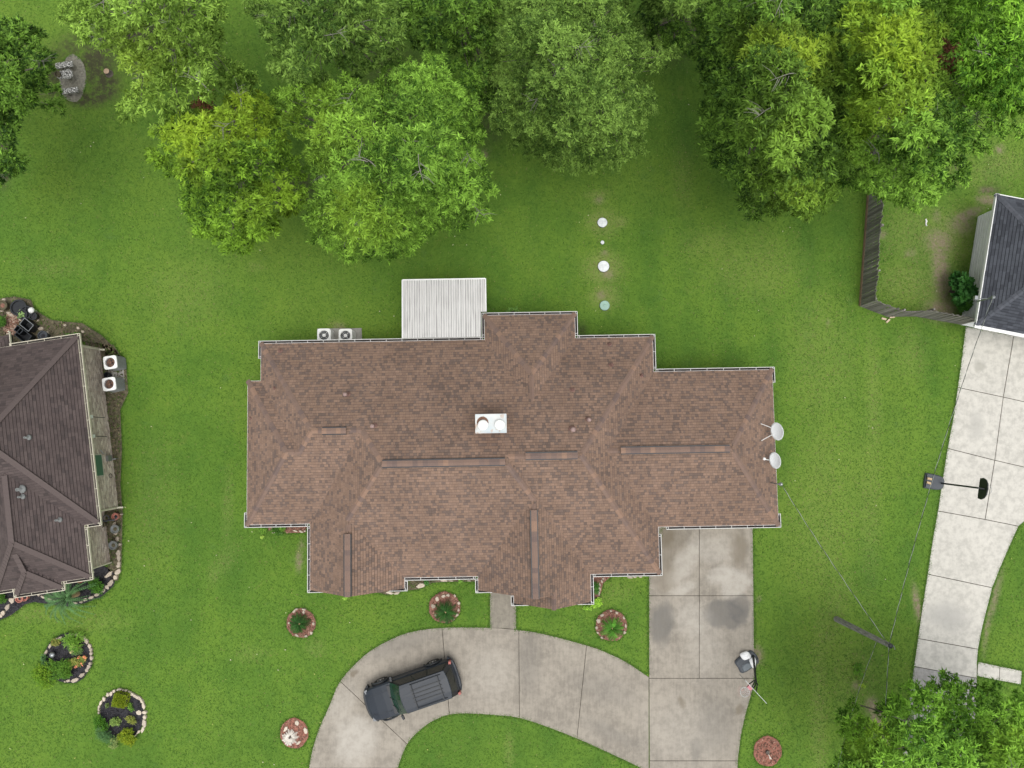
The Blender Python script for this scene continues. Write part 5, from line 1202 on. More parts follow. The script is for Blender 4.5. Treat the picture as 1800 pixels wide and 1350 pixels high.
bed('black mulch bed with pale stone border at the dark roofed house corner', [(160, 985), (196, 1000), (206, 1010), (200, 1030), (180, 1048), (150, 1060), (120, 1066), (90, 1062), (60, 1058), (45, 1062), (22, 1080), (0, 1090), (-20, 1090), (-20, 1030), (60, 1035), (110, 1020), (155, 1005)], 'mulch_black', CH_BLK, zs([(1560, 410, 8, 18, -40), (1690, 370, 9, 14, -50), (1660, 450, 8, 9, -70), (1590, 530, 8, 15, -50), (1540, 590, 7, 9, 50), (1480, 640, 7, 10, -40), (1395, 695, 6, 12, -25), (1310, 740, 6, 11, -25), (1225, 770, 6, 9, -15), (1165, 800, 5, 7, -10), (1085, 815, 4, 8, 10), (550, 695, 4, 8, 45), (620, 730, 4, 10, 25), (715, 765, 4, 10, 10), (780, 780, 3, 5, 10), (165, 775, 11, 12, 20), (105, 875, 8, 14, -60), (45, 960, 8, 10, -45), (10, 1000, 7, 7, -40), (1700, 290, 6, 8, 0)], 0, 960, 8.18))
bed('cluttered gravel and pot bed behind the dark roofed house', [(-30, 540), (0, 525), (25, 521), (55, 527), (62, 545), (90, 562), (110, 565), (145, 568), (180, 590), (205, 615), (215, 628), (190, 630), (178, 612), (140, 598), (100, 600), (20, 612), (-30, 600)], 'mulch_brown', CH_BRN, zs([(85, 215, 8, 9, 0), (865, 815, 7, 12, 0), (430, 615, 6, 8, 40), (175, 480, 6, 9, 20), (240, 520, 5, 8, 10), (1010, 900, 5, 8, 60), (1370, 740, 4, 6, 0), (750, 730, 4, 9, 20), (800, 640, 3, 6, -40), (35, 430, 5, 8, 0), (1650, 800, 5, 7, 30), (1750, 880, 5, 8, 30)], 0, 510, 12), n=900)
bed('short red mulch strip with shrubs under the front left eave', [(470, 915), (472, 932), (500, 935), (505, 937), (536, 936), (545, 915)], 'mulch_red', CH_RED, zs([(885, 475, 2, 18, 5), (790, 468, 2, 9, -5), (1275, 430, 3, 9, 10), (1400, 440, 4, 8, 30), (1490, 430, 3, 5, 0)], 420, 900, 12.86), light=True)
bed('red mulch strip with flat stones under the front window gutter', [(680, 1020), (705, 1040), (680, 1045), (668, 1042), (640, 1040), (640, 1030), (690, 1012), (760, 1012), (836, 1010), (836, 1022), (800, 1022), (760, 1024), (733, 1036), (712, 1038)], 'mulch_brown', CH_BRN, zs([(430, 285, 9, 16, -20), (720, 222, 3, 14, 0), (810, 222, 2, 10, 0), (35, 375, 5, 14, 5), (130, 380, 5, 14, -10), (1040, 222, 2, 8, 0)], 680, 990, 7.2), light=True)
bed('dark mulch corner with upright stone edging beside the front gable', [(1040, 1010), (1075, 1012), (1060, 1025), (1056, 1042), (1052, 1050), (1040, 1050)], 'mulch_red', CH_RED, zs([(450, 420, 4, 6, 60), (425, 475, 4, 8, 60), (390, 540, 4, 8, 60), (385, 620, 4, 9, 80), (370, 690, 4, 6, 80), (365, 735, 4, 5, 0), (985, 395, 4, 11, 5), (1080, 388, 3, 8, 0), (1190, 385, 3, 7, 0)], 1020, 980, 11.25))

# leaves ------------------------------------------------------------
def leaves(base, dirs, L, W, cols, droop=0.15):
    n = len(base); up = np.tile([0, 0, 1.0], (n, 1)) + RNG.normal(0, .34, (n, 3))
    d = dirs / np.linalg.norm(dirs, axis=1, keepdims=True); s = np.cross(d, up); s /= np.linalg.norm(s, axis=1, keepdims=True) + 1e-9
    L = L[:, None]; W = W[:, None]; mid = base + d * L * .45; mid[:, 2] += (L * .06)[:, 0]
    tip = base + d * L; tip[:, 2] -= (L * droop)[:, 0]
    V = np.stack([base, mid + s * W / 2, tip, mid - s * W / 2], 1).reshape(-1, 3)
    return V, np.repeat(cols, 4, 0)
def crown_leaves(centres, radii, per, leaf_l, leaf_w, colf, flat=.62, tw=12):
    Bs, Ds, Cs = [], [], []
    for c, r in zip(centres, radii):
        n_tw = max(3, int(per * r * r / tw))
        th = RNG.uniform(0, 2 * np.pi, n_tw); cz = RNG.uniform(-.35, 1, n_tw); sz = np.sqrt(1 - cz * cz)
        u = np.stack([sz * np.cos(th), sz * np.sin(th), cz], 1)
        u2 = u * np.array([1, 1, flat]); q = RNG.uniform(.5, 1.05, (n_tw, 1))
        tip = c + u2 * r * q
        twd = u * np.array([1, 1, .55]) + RNG.normal(0, .25, (n_tw, 3)); twd[:, 2] += .12
        k = np.repeat(np.arange(n_tw), tw)
        pos = tip[k] - twd[k] * RNG.uniform(0, .14, (len(k), 1)) + RNG.normal(0, .02, (len(k), 3))
        dr = twd[k] * .5 + RNG.normal(0, .62, (len(k), 3)) * np.array([1, 1, .42]) + np.array([0, 0, .12])
        Bs.append(pos); Ds.append(dr); Cs.append(colf(c, len(k), k, n_tw))
    B, D, C = np.concatenate(Bs), np.concatenate(Ds), np.concatenate(Cs); n = len(B)
    return leaves(B, D, RNG.uniform(*leaf_l, n), RNG.uniform(*leaf_w, n), C)
TREE_LEAVES = [0]
def make_tree(label, outline, zlo, zhi, trunk_px, cols, spacing=36, r=(.62, 1.02), per=1350, leaf_l=(.15, .26), leaf_w=(.043, .074), yellow=(), dead=(), bare=4, layers=2, seed=1, name='broadleaf_tree', bark='bark', hole=(), limbs=16):
    global RNG
    keep = RNG; RNG = np.random.default_rng(seed); rd = random.Random(seed)
    zlo, zhi = zlo * 1.2, zhi * 1.27
    out = [tuple(p) for p in outline]; p = np.array(out, float); lo, hi = p.min(0), p.max(0)
    gx, gy = np.meshgrid(np.arange(lo[0], hi[0], 8), np.arange(lo[1], hi[1], 8)); ins = inside(out, gx, gy); dm = edge_dist(out, gx, gy)[ins].max()
    cen, rds, pxs = [], [], []
    for ly in range(layers):
        pts = []
        for _ in range(2600):
            x, y = rd.uniform(lo[0], hi[0]), rd.uniform(lo[1], hi[1])
            if not inside(out, np.array([x]), np.array([y]))[0]: continue
            if any(((x - a) / b) ** 2 + ((y - c) / d_) ** 2 < 1 for a, c, b, d_ in hole): continue
            e = float(edge_dist(out, np.array([x]), np.array([y]))[0])
            if e < 12 + 4 * ly: continue
            if any((x - a) ** 2 + (y - b) ** 2 < (spacing * (1.45 if ly else 1)) ** 2 for a, b, _ in pts): continue
            pts.append((x, y, e))
        for x, y, e in pts:
            tt = min(1, e / (dm * .8)); z = zlo + (zhi - zlo) * (tt ** .6) * (1 - .5 * ly) * 1.15 + rd.uniform(-1.7, 1.2) - .6 * ly
            rr = rd.uniform(*r) * (1 if e > 22 else .68)
            X, Y = P(x, y, z); cen.append((X, Y, z)); rds.append(rr); pxs.append((x, y))
    tx, ty = P(*trunk_px, 0)
    t = thing(name, label, 'tree', (tx, ty, 0), 0, 'trees around the back and side lawns', off=(tx, ty, 0))
    g1, g2, g3 = [np.array(c) for c in cols]
    def colf(c, n, k, ntw):
        px, py = to_px(*c); yl = 0.0; dd = False
        for a, b, rx, ry, am in yellow: yl = max(yl, am * math.exp(-(((px - a) / rx) ** 2 + ((py - b) / ry) ** 2)))
        for a, b, rx, ry in dead: dd = dd or ((px - a) / rx) ** 2 + ((py - b) / ry) ** 2 < .7
        q = np.clip(rd.random() * .6 + RNG.normal(0, .24, (ntw, 1))[k] + RNG.normal(0, .2, (n, 1)) + .14, 0, 1)
        cc = g1 * (1 - q) + g2 * q
        cc = cc * (1 - yl) + g3 * yl * RNG.uniform(.8, 1.2, (n, 1))
        if dd: cc = np.where((RNG.random((ntw, 1)) < .7)[k], np.array([[.15, .058, .03]]) * RNG.uniform(.6, 1.4, (n, 1)), cc)
        return cc * np.array([1.08, 1.15, 1.1]) * RNG.uniform(.8, 1.2, (n, 1))
    for _ in range(900):                                          # small sprays that fray the outline
        x, y = rd.uniform(lo[0], hi[0]), rd.uniform(lo[1], hi[1])
        if not inside(out, np.array([x]), np.array([y]))[0]: continue
        e = float(edge_dist(out, np.array([x]), np.array([y]))[0])
        if e > 11 or any((x - a) ** 2 + (y - b) ** 2 < 15 ** 2 for a, b in pxs): continue
        z = zlo + rd.uniform(-.3, 1.2) + (zhi - zlo) * .12; cen.append((*P(x, y, z), z)); rds.append(rd.uniform(.28, .45)); pxs.append((x, y))
    cenA = np.array(cen)
    V, C = crown_leaves(cenA, rds, per, leaf_l, leaf_w, colf)
    TREE_LEAVES[0] += len(V) // 4
    tr_ = MB(); ztr = zlo * .55; cx, cy, _ = cenA.mean(0); fork = Vector((tx * .75 + cx * .25, ty * .75 + cy * .25, ztr))
    tr_.tube([(tx, ty, -.05), (tx, ty, .3), tuple(Vector((tx, ty, 0)).lerp(fork, .6)), tuple(fork)], [.34, .26, .23, .20], 9)
    top = Vector((cx, cy, zlo + (zhi - zlo) * .45)); tr_.tube([tuple(fork), tuple(fork.lerp(top, .5) + Vector((.2, -.1, .1))), tuple(top)], [.19, .14, .07], 8)
    order = list(range(len(cen))); rd.shuffle(order)
    tr = tr_.build('trunk', M[bark], t, True)
    bm = MB()
    for j, i in enumerate(order):
        e = Vector(cen[i]) - Vector((0, 0, rds[i] * .45)); s_ = fork.lerp(top, rd.uniform(0, .95)); m_ = s_.lerp(e, .5) + Vector((rd.uniform(-.4, .4), rd.uniform(-.4, .4), rd.uniform(-.2, .7)))
        big = j < limbs
        bm.tube(smooth([tuple(s_), tuple(m_), tuple(e)], 3), [(.075 if big else .022) * (1 - .85 * k / 6) + .006 for k in range(7)], 5)
    top_idx = [i for i in order if cen[i][2] > np.median(cenA[:, 2])][:bare]
    tw_ = MB()
    for i in top_idx:                                            # bare grey twigs that poke out of the foliage
        e = Vector(cen[i]) + Vector((0, 0, rds[i] * .42)); a = rd.uniform(0, 6.28); l = rd.uniform(.7, 1.5)
        prev = e - Vector((math.cos(a), math.sin(a), .5)) * l * .4; tip = e + Vector((math.cos(a + .3), math.sin(a + .3), .18)) * l * .6
        tw_.tube(smooth([tuple(prev), tuple(e + Vector((.05, -.04, .05))), tuple(tip)], 3), [.017, .015, .014, .012, .010, .007, .004], 5)
        for _ in range(6):
            s_ = prev.lerp(tip, rd.uniform(.3, .8)) + Vector((0, 0, .05)); b2_ = a + rd.choice((-1, 1)) * rd.uniform(.5, 1.1); q = s_ + Vector((math.cos(b2_), math.sin(b2_), .12)) * rd.uniform(.3, .7); tw_.tube([tuple(s_), tuple(s_.lerp(q, .5) + Vector((.02, .03, .02))), tuple(q)], [.009, .007, .004], 4)
    bm.build('branches', M['bark_dark'], t, True)
    if top_idx: tw_.build('bare_twigs', M['bark'], t, True, 'stuff')
    o = link(bpy.data.objects.new('crown', color_mesh('crown', V - np.array([tx, ty, 0]), np.arange(len(V)).reshape(-1, 4), C, M['leaf'])), t)
    RNG = keep
    return t
G_MID = ((.026, .070, .004), (.240, .410, .036), (.36, .47, .030)); G_LT = ((.050, .100, .007), (.330, .500, .080), (.36, .46, .045)); G_DK = ((.018, .052, .005), (.200, .350, .046), (.36, .47, .035)); G_OL = ((.036, .078, .009), (.235, .365, .066), (.28, .38, .05)); G_BR = ((.026, .072, .004), (.260, .450, .056), (.35, .47, .03))
make_tree('dark broad leaved tree reaching in from the left edge near the pebble benches', [(-60, 30), (0, 35), (45, 45), (65, 60), (78, 92), (88, 112), (85, 140), (105, 165), (108, 192), (70, 192), (35, 205), (32, 240), (22, 255), (38, 282), (30, 300), (5, 315), (-60, 330)], 3.5, 8.5, (-60, 180), G_DK, seed=11, bare=4, leaf_w=(.05, .085), limbs=8)
make_tree('light yellow green tree with pale bare twigs in the upper left', [(108, 30), (120, -20), (170, -90), (300, -110), (392, -80), (395, 40), (378, 85), (430, 122), (455, 150), (440, 178), (395, 185), (345, 195), (330, 218), (300, 235), (262, 215), (215, 205), (206, 185), (232, 160), (268, 150), (225, 118), (212, 92), (165, 82), (140, 66)], 4.5, 10.5, (330, 110), G_LT, seed=12, bare=12, per=850, yellow=[(240, 110, 60, 50, .3)])
make_tree('yellowing tree with a golden crown beside the left back lawn', [(263, 265), (288, 215), (330, 205), (345, 180), (390, 162), (452, 162), (482, 200), (500, 260), (528, 300), (535, 335), (525, 372), (490, 380), (470, 420), (440, 432), (400, 448), (383, 440), (400, 415), (343, 412), (325, 350), (308, 312), (266, 277)], 4.0, 10.0, (420, 270), G_MID, seed=13, bare=4, yellow=[(345, 235, 55, 45, .6), (420, 195, 48, 35, .7), (445, 245, 25, 22, .55), (475, 350, 40, 40, .35)], dead=[(362, 182, 17, 14)])
make_tree('large spreading green tree nearest the white patio cover', [(468, 180), (520, 150), (580, 143), (660, 150), (690, 108), (740, 88), (800, 98), (838, 130), (852, 165), (836, 200), (852, 258), (846, 300), (872, 348), (850, 382), (802, 392), (760, 412), (722, 438), (660, 452), (590, 448), (558, 430), (538, 380), (558, 330), (545, 280), (530, 240), (480, 212)], 4.0, 11.5, (660, 270), G_BR, seed=14, bare=10, yellow=[(560, 220, 70, 60, .25), (640, 380, 60, 40, .25)], leaf_w=(.03, .055), leaf_l=(.14, .24))
make_tree('sparse olive green tree with long bare limbs at the top', [(425, -10), (440, -100), (660, -110), (700, 20), (712, 70), (700, 112), (640, 122), (600, 152), (520, 152), (488, 135), (474, 70), (455, 45), (430, 15)], 4.5, 9.5, (590, 60), G_OL, seed=15, bare=9, per=760, hole=[(615, 125, 36, 20), (660, 20, 18, 20)], layers=1, spacing=29)
make_tree('deep green tree crowded between the olive tree and the round willowy tree', [(692, -110), (862, -110), (872, 40), (868, 120), (882, 160), (895, 200), (885, 232), (850, 205), (838, 130), (800, 92), (740, 80), (712, 60)], 3.5, 8.0, (800, 50), G_DK, seed=16, bare=5, leaf_w=(.045, .075), dead=[(838, 92, 14, 14)])
make_tree('round dense olive green tree with fine leaves at the top centre', [(862, 20), (880, -90), (1000, -120), (1110, -90), (1107, 30), (1132, 45), (1137, 78), (1172, 75), (1208, 85), (1204, 112), (1165, 115), (1168, 132), (1128, 132), (1158, 165), (1153, 216), (1128, 240), (1132, 266), (1092, 292), (1050, 292), (985, 298), (940, 272), (903, 257), (868, 226), (862, 150), (852, 110)], 4.0, 10.5, (1010, 120), G_OL, spacing=26, r=(.5, .85), per=1900, leaf_l=(.10, .17), leaf_w=(.03, .05), seed=17, bare=8)
make_tree('small pale olive tree cut by the top edge of the photo', [(1105, -130), (1245, -130), (1228, 16), (1190, 24), (1138, 18), (1118, -5)], 5.0, 8.0, (1170, -40), G_OL, seed=18, bare=3, limbs=6)
make_tree('dark understorey tree in the gap between two large crowns at the top', [(1130, 20), (1245, 10), (1250, 60), (1225, 95), (1150, 90), (1128, 50)], 2.0, 4.5, (1185, 45), G_DK, seed=28, bare=2, limbs=6)
make_tree('big dark green tree with bright tufted tops left of the wooden fence', [(1212, 100), (1232, 60), (1250, -10), (1280, -110), (1480, -120), (1525, 60), (1510, 150), (1520, 250), (1500, 315), (1456, 352), (1452, 378), (1430, 388), (1400, 372), (1350, 383), (1308, 378), (1306, 345), (1278, 325), (1258, 292), (1238, 288), (1238, 235), (1216, 185), (1238, 165)], 3.5, 11.0, (1370, 150), G_DK, seed=19, bare=4, leaf_w=(.04, .07), yellow=[(1380, 230, 50, 60, .2), (1415, 100, 40, 35, .75), (1340, 75, 35, 30, .4), (1420, 170, 35, 30, .35), (1400, 330, 60, 40, .25)], spacing=33)
make_tree('bright tree with golden tufts and a red brown dead spray over the fence', [(1450, 20), (1470, -100), (1650, -110), (1682, 10), (1672, 80), (1690, 160), (1795, 232), (1765, 248), (1702, 288), (1692, 330), (1640, 348), (1600, 372), (1560, 347), (1530, 337), (1500, 342), (1462, 300), (1462, 200), (1445, 120)], 4.0, 11.0, (1590, 170), G_BR, seed=20, bare=4, yellow=[(1560, 60, 55, 40, .85), (1575, 140, 40, 30, .85), (1560, 185, 40, 30, .75), (1500, 240, 40, 30, .3)], dead=[(1648, 102, 30, 15), (1622, 122, 16, 16), (1610, 168, 15, 16)])
make_tree('fresh light green tree filling the upper right corner', [(1640, -130), (1860, -130), (1850, 195), (1760, 202), (1688, 170), (1658, 120), (1678, 60)], 4.5, 10.0, (1760, 70), ((.04, .11, .006), (.27, .50, .045), (.32, .46, .04)), seed=21, bare=4)
make_tree('green tree with yellowish tufts beside the white driveway in the lower right corner', [(1472, 1240), (1498, 1233), (1518, 1258), (1560, 1232), (1590, 1215), (1605, 1198), (1640, 1205), (1662, 1188), (1700, 1205), (1722, 1215), (1747, 1202), (1765, 1228), (1792, 1215), (1850, 1240), (1850, 1420), (1462, 1420), (1468, 1325), (1498, 1290), (1472, 1270)], 3.0, 8.0, (1610, 1310), ((.032, .095, .006), (.25, .47, .05), (.36, .48, .03)), seed=22, bare=8, per=1050, spacing=31, hole=[(1540, 1262, 20, 18), (1680, 1262, 22, 14), (1598, 1292, 16, 12)], yellow=[(1530, 1310, 35, 40, .3), (1780, 1310, 40, 40, .25)])

def shrub(name, label, cat, px, py, rpx, h, cols, per=420, leaf_l=(.05, .10), leaf_w=(.02, .04), n=5, seed=1, group=None, ry=None, flat=.7):
    global RNG
    keep = RNG; RNG = np.random.default_rng(seed * 31 + 5); rd = random.Random(seed)
    x, y = P(px, py, h * .6); r = rpx / 33.5; ry = (ry or rpx) / 33.5
    cen = [(x, y, h * .5)] + [(x + rd.uniform(-1, 1) * r * .6, y + rd.uniform(-1, 1) * ry * .6, h * rd.uniform(.4, .75)) for _ in range(n - 1)]
    g = [np.array(c) * np.array([2.0, 1.9, 1.4]) for c in cols]
    def colf(c, k_, k, ntw):
        q = np.clip(RNG.random((ntw, 1))[k] * .8 + RNG.normal(.1, .15, (k_, 1)), 0, 1); cc = g[0] * (1 - q) + g[1] * q
        if len(g) > 2: cc = np.where((RNG.random((ntw, 1)) < .16)[k], g[2], cc)
        return cc
    V, C = crown_leaves(np.array(cen), [min(r, ry) * .70] * n, 2.0 * per / max(min(r, ry) * .62, .1) ** 1.1, leaf_l, leaf_w, colf, flat)
    t = thing(name, label, cat, (x, y, 0), 0, group)
    st = MB()
    for c in cen: st.tube([(0, 0, 0.0), ((c[0] - x) * .5, (c[1] - y) * .5, c[2] * .6), (c[0] - x, c[1] - y, c[2])], [.02, .015, .008], 5)
    st.build('stem', M['bark_dark'], t)
    o = link(bpy.data.objects.new('foliage', color_mesh('foliage', V - np.array([x, y, 0]), np.arange(len(V)).reshape(-1, 4), C, M['leaf'])), t)
    RNG = keep; return t
SH_D = ((.02, .065, .012), (.06, .14, .024)); SH_Y = ((.06, .115, .008), (.15, .19, .012)); SH_B = ((.028, .078, .034), (.062, .13, .06)); SH_G = ((.04, .11, .015), (.12, .23, .04))
shrub('flowering_plant', 'yellow green leafy plant at the top left of the crowded flower bed', 'plant', 99, 1131, 9, .35, ((.08, .12, .03), (.17, .18, .06), (.25, .12, .06)), n=4, seed=1)
shrub('flowering_plant', 'strappy bright green lily in the crowded flower bed', 'plant', 129, 1129, 14, .5, SH_G, n=4, seed=2, leaf_l=(.22, .36), leaf_w=(.02, .035), per=200)
shrub('flowering_plant', 'pale mixed plant with cream blooms in the middle of the crowded flower bed', 'plant', 134, 1146, 12, .45, ((.04, .09, .035), (.12, .19, .08), (.45, .38, .25)), n=5, seed=3)
shrub('flowering_plant', 'salmon pink flowering plant near the stone ring of the crowded flower bed', 'plant', 143, 1161, 10, .4, ((.07, .12, .03), (.16, .18, .06), (.65, .25, .18)), n=5, seed=4)
shrub('flowering_plant', 'yellow variegated plant next to the salmon pink flowers', 'plant', 130, 1166, 10, .4, ((.08, .12, .03), (.21, .22, .07)), n=4, seed=5)
shrub('shrub', 'low dark green spreading shrub covering the bottom of the crowded flower bed', 'shrub', 107, 1176, 28, .6, ((.028, .08, .012), (.075, .16, .022)), n=11, seed=6, ry=17)
shrub('shrub', 'glossy bright green shrub spilling over the grass left of the crowded flower bed', 'shrub', 82, 1185, 23, .65, ((.04, .11, .01), (.12, .21, .02)), n=7, seed=7)
shrub('shrub', 'small rounded dusty green shrub at the left rim of the crowded flower bed', 'shrub', 77, 1163, 10, .55, SH_B, n=4, seed=8)
x, y = P(92, 1151, .3); tag(MB().lathe([(.06, 0), (.05, .15), (.13, .2), (.15, .26), (.10, .33), (.01, .36)], 16, (x, y, .06)).stand('garden_ball', M['metal'], (x, y, .06), True), 'small silver gazing ball on the black mulch of the crowded flower bed', 'garden ornament')
def hedge_cube(label, px, py, s, h, rz, seed):
    global RNG
    keep = RNG; RNG = np.random.default_rng(seed); x, y = P(px, py, h); t = thing('clipped_shrub', label, 'shrub', (x, y, 0), rz); n = 2600
    u = RNG.uniform(-1, 1, (n, 3)); ax = RNG.choice(4, n, p=[.15, .15, .35, .35]); 
    for i in range(n):
        if ax[i] == 0: u[i, 0] = np.sign(u[i, 0])
        elif ax[i] == 1: u[i, 1] = np.sign(u[i, 1])
        else: u[i, 2] = 1
    B = u * np.array([s / 2, s / 2, h / 2]) * RNG.uniform(.86, 1.03, (n, 1)) + np.array([0, 0, h / 2]); q = RNG.random((n, 1)); C = np.array([.12, .20, .012]) * (1 - q) + np.array([.30, .36, .02]) * q
    V, C = leaves(B, u + RNG.normal(0, .7, (n, 3)), RNG.uniform(.05, .09, n), RNG.uniform(.025, .045, n), C)
    MB().box((0, 0, h * .45), (s * .8, s * .8, h * .85)).build('inner_twigs', M['bark_dark'], t)
    link(bpy.data.objects.new('foliage', color_mesh('foliage', V, np.arange(len(V)).reshape(-1, 4), C, M['leaf'])), t); RNG = keep
hedge_cube('square clipped golden green shrub in the black mulch bed', 209.5, 1232, .64, .5, rad(-12), 5)
shrub('clipped_shrub', 'round clipped golden green shrub at the bottom of the black mulch bed', 'shrub', 222, 1291, 16, .6, SH_Y, n=7, seed=9, per=600, leaf_l=(.04, .08))
shrub('clipped_shrub', 'dark green ball shrub on the left rim of the ringed black bed', 'shrub', 177, 1269, 13, .6, ((.02, .075, .008), (.055, .14, .016)), n=6, seed=10, per=600, leaf_l=(.04, .07))
shrub('clipped_shrub', 'dusty blue green ball shrub at the lower left of the ringed black bed', 'shrub', 186, 1293, 16, .65, SH_B, n=7, seed=11, per=650, leaf_l=(.03, .06), leaf_w=(.01, .02))
shrub('flowering_plant', 'pale leafy plant sprawling between the two ball shrubs at the ringed bed bottom', 'plant', 203, 1303, 11, .4, ((.07, .12, .05), (.17, .22, .09)), n=4, seed=12)
shrub('flowering_plant', 'fresh green plant in the centre of the ringed black bed', 'plant', 203, 1267, 9, .4, ((.07, .13, .04), (.17, .25, .08)), n=4, seed=13)
shrub('flowering_plant', 'yellowish plant right of centre in the ringed black bed', 'plant', 229, 1266, 9, .35, ((.08, .12, .03), (.19, .20, .06)), n=4, seed=14, per=240)
shrub('flowering_plant', 'small green plant right of the square clipped shrub', 'plant', 228, 1243, 7, .3, SH_G, n=3, seed=15, per=260)
shrub('flowering_plant', 'wispy grey green plant left of the square clipped shrub', 'plant', 188, 1240, 6, .3, ((.06, .10, .04), (.12, .17, .07)), n=3, seed=16, per=200)
shrub('shrub', 'round dark green bush inside the stone border at the brick house corner', 'shrub', 168, 1031, 14, .7, ((.02, .07, .01), (.05, .125, .018)), n=7, seed=17, per=600, leaf_l=(.04, .07))
shrub('shrub', 'dark green bush below the porch roof of the left house', 'shrub', 2, 1052, 13, .6, SH_D, n=5, seed=18)
shrub('shrub', 'low green hedge running behind the left house corner', 'shrub', 125, 594, 30, .7, ((.025, .085, .012), (.06, .15, .02)), n=9, seed=19, ry=11)
shrub('shrub', 'green bush beside the red gravel at the left edge', 'shrub', 0, 566, 11, .6, SH_D, n=5, seed=20)
shrub('shrub', 'pale big leaved hosta in a dark tub of the cluttered bed', 'plant', 39, 552, 6, .45, ((.10, .17, .08), (.22, .32, .17)), n=3, seed=21, leaf_l=(.12, .2), leaf_w=(.08, .13), per=60)
shrub('shrub', 'small lettuce green plant next to the pale hosta', 'plant', 50, 554.5, 3.5, .4, ((.10, .18, .05), (.2, .3, .1)), n=2, seed=22, leaf_l=(.1, .14), leaf_w=(.06, .09), per=50)
for i, (px, py, r, lab) in enumerate([(462, 933, 5, 'small pale green shrub first from the outer corner under the front left gutter'), (485, 934, 9, 'wide dark green shrub in the middle under the front left gutter'), (497, 931, 6, 'bright green shrub nearest the red mulch under the front left gutter')]): shrub('shrub', lab, 'shrub', px, py, r, .6, (SH_G, SH_D, SH_G)[i], n=4, seed=23 + i)
shrub('shrub', 'tiny sprig of pale green leaves on the lawn below the front left gutter', 'plant', 460, 945, 4, .15, ((.12, .22, .04), (.25, .36, .09)), n=2, seed=27, per=70)
shrub('shrub', 'little lime green plant at the tip of the front left gable', 'plant', 608, 1051, 4, .35, ((.12, .24, .04), (.25, .40, .09)), n=2, seed=28, per=80)
shrub('shrub', 'dark glossy shrub under the front window gutter', 'shrub', 750, 1024, 9, .5, ((.02, .08, .02), (.06, .17, .05)), n=5, seed=29, ry=5)
shrub('shrub', 'sparse lime plant under the gutter left of the front walkway', 'shrub', 808, 1022, 7, .4, ((.06, .15, .03), (.15, .28, .06)), n=3, seed=30, ry=4, per=200)
shrub('shrub', 'tall dark leafy shrub beside the front gable wall', 'shrub', 1048, 1034, 8, .9, ((.015, .06, .012), (.05, .13, .03)), n=5, seed=31, ry=14)
shrub('shrub', 'bright lime leaved shrub at the corner of the front gable', 'shrub', 1050, 1060, 9, .7, ((.08, .19, .02), (.24, .42, .06)), n=5, seed=32, per=260)
shrub('shrub', 'low lime leaved shrub below the front gable eave', 'shrub', 1030, 1069, 14, .4, ((.07, .18, .02), (.2, .36, .06)), n=6, seed=33, ry=4, per=220)
shrub('shrub', 'leggy pale green shrub behind the house beside the patio cover', 'shrub', 900, 545, 13, 1.2, ((.05, .12, .03), (.13, .25, .07)), n=6, seed=34, ry=6, per=200)
shrub('shrub', 'dark green large leaved fig shrub against the white house wall', 'shrub', 1693, 505, 15, 2.0, ((.007, .034, .008), (.024, .082, .018)), n=12, seed=35, ry=34, leaf_l=(.18, .3), leaf_w=(.12, .2), per=150)
shrub('shrub', 'small dark shrub at the fence end by the white house', 'shrub', 1697, 540, 11, 1.0, ((.02, .075, .015), (.06, .17, .03)), n=5, seed=36, leaf_l=(.12, .2), leaf_w=(.07, .12), per=140)
shrub('shrub', 'loose green weeds sprouting on the lawn above the lower right tree', 'plant', 1508, 1178, 14, .2, ((.03, .10, .012), (.09, .2, .025)), n=6, seed=37, per=120)
shrub('shrub', 'yellow green seedling beside the bare dirt patch right of the utility pole', 'plant', 1517, 1206, 6, .25, ((.12, .22, .02), (.24, .36, .05)), n=3, seed=38, per=120)

# palms ------------------------------------------------------------
def frond_mesh(name, L, m, arch=.35, leaflets=13, wid=.13, z0=.12, droop=.5):
    mb = MB(); pts = []
    for i in range(leaflets + 2):
        u = i / (leaflets + 1); pts.append(Vector((u * L, 0, z0 + L * (arch * math.sin(u * 2.2) - droop * u * u))))
    mb.tube([tuple(p) for p in pts[::3]] + [tuple(pts[-1])], [.012] * (len(pts[::3])) + [.004], 4)
    for i in range(1, leaflets + 2):
        p = pts[i]; u = i / (leaflets + 1); l = wid * (1.15 - abs(u - .4) * 1.1)
        for s in (-1, 1):
            q = p + Vector((l * .75, s * l, -.25 * l)); mb.add([p + Vector((-.012, 0, .006)), p + Vector((.022, 0, .006)), q], [(0, 1, 2)])
    return mb.mesh(name, m)
def cycad(label, px, py, L, m, n, seed, trunk=.25, name='cycad', cat='palm', arch=.35, droop=.5, wid=.13, leaflets=13, heart='palmheart', a0=0, a1=360, group=None):
    rd = random.Random(seed); x, y = P(px, py, trunk + .15); t = thing(name, label, cat, (x, y, 0), 0, group)
    MB().lathe([(.11, 0), (.14, .1), (.12, trunk), (.05, trunk + .07), (.01, trunk + .08)], 12).build('trunk', M[heart], t)
    ms = [frond_mesh('frond', L * k, m, arch * q, leaflets, wid, 0, droop) for k, q in ((1, 1), (.9, 1.35), (.78, 1.8))]
    for i in range(n):
        k = rd.choice((0, 0, 1, 1, 2)); a = rad(a0 + (a1 - a0) * i / n + rd.uniform(-6, 6))
        piece('frond', ms[k], t, (0, 0, trunk), (rd.uniform(-.25, .25), rd.uniform(-.25, .12) - .12 * k, a))
    return t
cycad('dark green cycad in the red mulch bed left of the front windows', 525, 1098, .56, M['frond'], 26, 1, group='cycads in round mulch beds')
cycad('dark green cycad in the red mulch bed beside the front walkway', 782.5, 1077, .62, M['frond'], 28, 2, group='cycads in round mulch beds')
